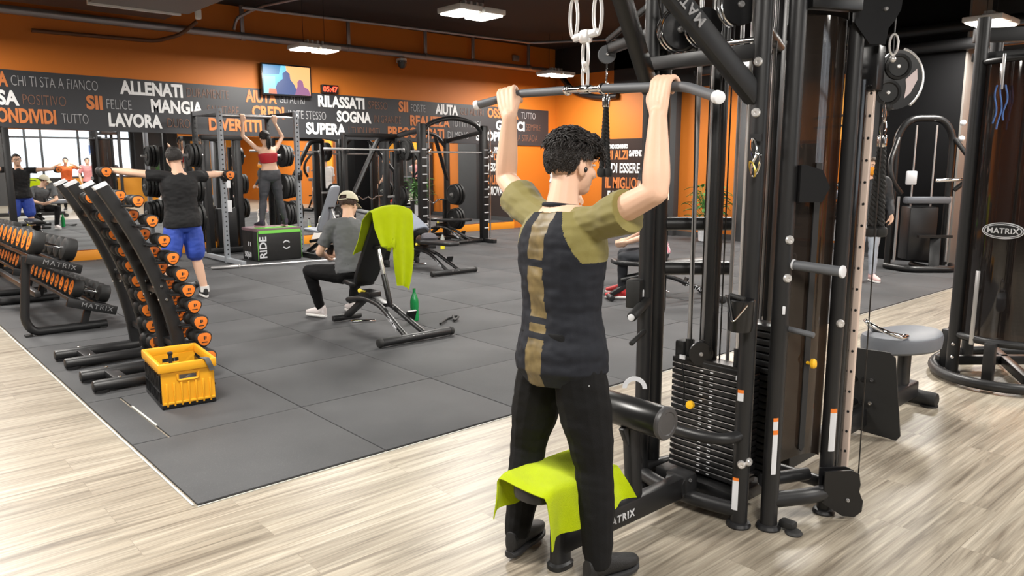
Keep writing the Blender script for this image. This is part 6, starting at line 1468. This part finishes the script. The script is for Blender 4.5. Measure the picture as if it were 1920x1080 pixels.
for k, (dx, L) in enumerate(((-.025, .26), (0.0, .30), (.025, .24))):
    t = MB(); t.sheet(lambda u, v: (6.14 + dx * .7 + .02 * u, 1.83 - dx + .01 * math.sin(v * 7 + k), 2.13 - L * v), 2, 10, .006); part('webbing', t, bmat, bs)
t = MB(); t.rod((6.15, 1.83, 2.10), (6.15, 1.83, 2.34), .010); part('clip', t, steel, bs)
# ------------------------------------------------------------------ lat machine in front of the black pillar
lm = thing('lat_machine', 'black seated machine with chrome rods in front of the black pillar', 'gym machine', (12.3, 4.75, .013), world=True)
cx, cy = 12.35, 4.62; lx = V((.748, -.664, 0)); fw_ = V((-.664, -.748, 0)); L0 = V((cx, cy, 0))
pt_ = lambda a, b_, z: L0 + lx * a + fw_ * b_ + V((0, 0, z))
t = MB(); t.tube(fillet([pt_(-.42, 0, .05), pt_(-.42, 0, 2.0), pt_(-.25, 0, 2.25), pt_(.25, 0, 2.25), pt_(.42, 0, 2.0), pt_(.42, 0, .05)], .2), .05, 12); part('main_frame', t, black_metal, lm)
t = MB(); t.tube(fillet([pt_(-.5, .1, .06), pt_(-.35, .55, .06), pt_(.3, .55, .06), pt_(.5, .1, .06)], .12), .045, 12); t.tube([pt_(0, .5, .06), pt_(0, -.1, .06)], .04, 10); part('base', t, black_metal, lm)
for a in (-.16, .14): t = MB(); t.tube([pt_(a, .05, .2), pt_(a, .05, 2.15)], .013, 8); part('guide_rod', t, steel, lm)
for a in (-.38, .40): t = MB(); t.tube([pt_(a, .12, .12), pt_(a, .12, 1.1)], .02, 8); part('front_rod', t, steel, lm)
t = MB(); t.box(pt_(0, .02, .55), (.42, .3, .8), Matrix.Rotation(-.726, 4, 'Z'), .02); part('weight_stack', t, plate_m, lm)
t = MB(); t.box(pt_(0, .2, 1.05), (.66, .16, .1), Matrix.Rotation(-.726, 4, 'Z'), .03); part('seat', t, grey_vinyl, lm)
t = MB(); t.tube(fillet([pt_(-.42, .05, 1.95), pt_(-.62, .25, 1.6), pt_(-.60, .3, 1.35), pt_(-.42, .25, 1.15)], .12), .04, 10); t.tube(fillet([pt_(.42, .05, 1.95), pt_(.60, .25, 1.6), pt_(.58, .3, 1.4), pt_(.36, .25, 1.2)], .12), .035, 10); part('lever_arm', t, black_metal, lm)
t = MB(); t.rod(pt_(.05, .3, 1.34), pt_(.45, .3, 1.36), .025); part('handle', t, chrome, lm)
t = MB(); t.box(pt_(-.30, .28, 1.38), (.16, .04, .2), Matrix.Rotation(-.726, 4, 'Z'), .02); part('console', t, label_white, lm, 'white console'); 
t = MB(); t.beam(pt_(.05, .45, .08), pt_(.12, .3, .5), .14, .05); t.box(pt_(.1, .32, .52), (.5, .06, .04), Matrix.Rotation(-.726, 4, 'Z')); part('foot_rest', t, black_metal, lm)
for z in (2.18, 1.95): t = MB(); t.ball(pt_(.52, .05, z), .045, 12); part('round_knob', t, label_white, lm, 'white round knob')
# floor machine base to its right
sr = thing('step_machine', 'small black machine base right of the black pillar', 'gym machine', (13.3, 3.3, .013), world=True)
t = MB(); t.box((13.3, 3.3, .25), (.5, .6, .5), None, .05); part('body', t, black_metal, sr); t = MB(); t.tube([(13.1, 3.1, .5), (13.1, 3.1, 1.3)], .04); t.rod((13.1, 2.95, 1.3), (13.1, 3.25, 1.3), .03); part('handle_post', t, steel, sr)
# ------------------------------------------------------------------ masked person and seated person in checked shirt
dk_jacket = mat('black_grey_jacket', (.03, .032, .036), .7, var=.5, vscale=9); jeans = mat('light_blue_jeans', (.42, .46, .52), .75, var=.2, vscale=6)
Jx, hf = stand(10.42, 4.535, 2.28, .013)
for k in list(Jx):
    if k not in ('toL', 'toR'): q = Jx[k]; Jx[k] = (10.46 + (q[0] - 10.46) * .93, 4.5 + (q[1] - 4.5) * .93, .013 + (q[2] - .013) * .93)
ms = human('person', 'person in orange face mask, dark jacket and pale jeans standing behind the hanging rope', Jx, hf, voxel=.011, shirt=dk_jacket, sleeve=1.5, legmat=jeans, leg_end=1.92, shoes=mat('pale_pink_trainer', (.75, .50, .48), .6), soles=white_plastic, hair=mat('grey_brown_hair', (.10, .07, .05), .6, bump=.5, bscale=150), s=.95, shirt_low=-.1, shirt_grow=.035)
P, R = ms.P, ms.R
t = MB(); t.rings([(P(0, .02, z), R @ V((w, 0, 0)), R @ V((0, d, 0))) for z, w, d in ((-.125, .03, .05), (-.10, .062, .075), (-.05, .074, .088), (-.012, .070, .088), (-.005, .055, .08))], 22, 2.2); part('face_mask', t, mat('orange_mask', (.88, .33, .02), .7), ms.root)
check = bpy.data.materials.new('pink_checked_cloth'); check.use_nodes = True; nt = check.node_tree; b = nt.nodes['Principled BSDF']
tc = nt.nodes.new('ShaderNodeTexCoord'); wv = nt.nodes.new('ShaderNodeTexChecker'); wv.inputs['Scale'].default_value = 18; wv.inputs[1].default_value = (.72, .68, .70, 1); wv.inputs[2].default_value = (.62, .22, .28, 1)
nt.links.new(tc.outputs['Object'], wv.inputs['Vector']); nt.links.new(wv.outputs[0], b.inputs['Base Color']); b.inputs['Roughness'].default_value = .8
bench((7.75, 5.15, .013), .95, 'black bench under the seated person in the checked shirt', .03)
q = lambda f_, s_, z: (7.30 + f_ * -.65 + s_ * -.76, 5.60 + f_ * .76 + s_ * -.65, z)      # f_: forward (towards the mirror), s_: towards the left hand side
Jp = dict(pelvis=q(0, 0, .54), waist=q(.02, 0, .70), chest=q(.07, 0, .90), neck=q(.14, 0, 1.08), head=q(.2, 0, 1.22), shL=q(.12, .2, 1.03), shR=q(.12, -.2, 1.03), elL=q(.16, .24, .76), elR=q(.16, -.24, .76), wrL=q(.38, .16, .68), wrR=q(.38, -.16, .68), hipL=q(0, .1, .51), hipR=q(0, -.1, .51), knL=q(.42, .18, .51), knR=q(.42, -.18, .51), anL=q(.42, .2, .11), anR=q(.42, -.2, .11), toL=(-.65, .76), toR=(-.65, .76))
human('person', 'person in pink checked shirt and dark trousers sitting on a bench behind the young man', Jp, (-.65, .76, -.2), voxel=.011, shirt=check, sleeve=.75, legmat=mat('dark_denim', (.02, .022, .028), .8), leg_end=1.93, shoes=mat('red_shoe', (.5, .03, .03), .5), soles=white_plastic, s=.97, shirt_low=-.05)
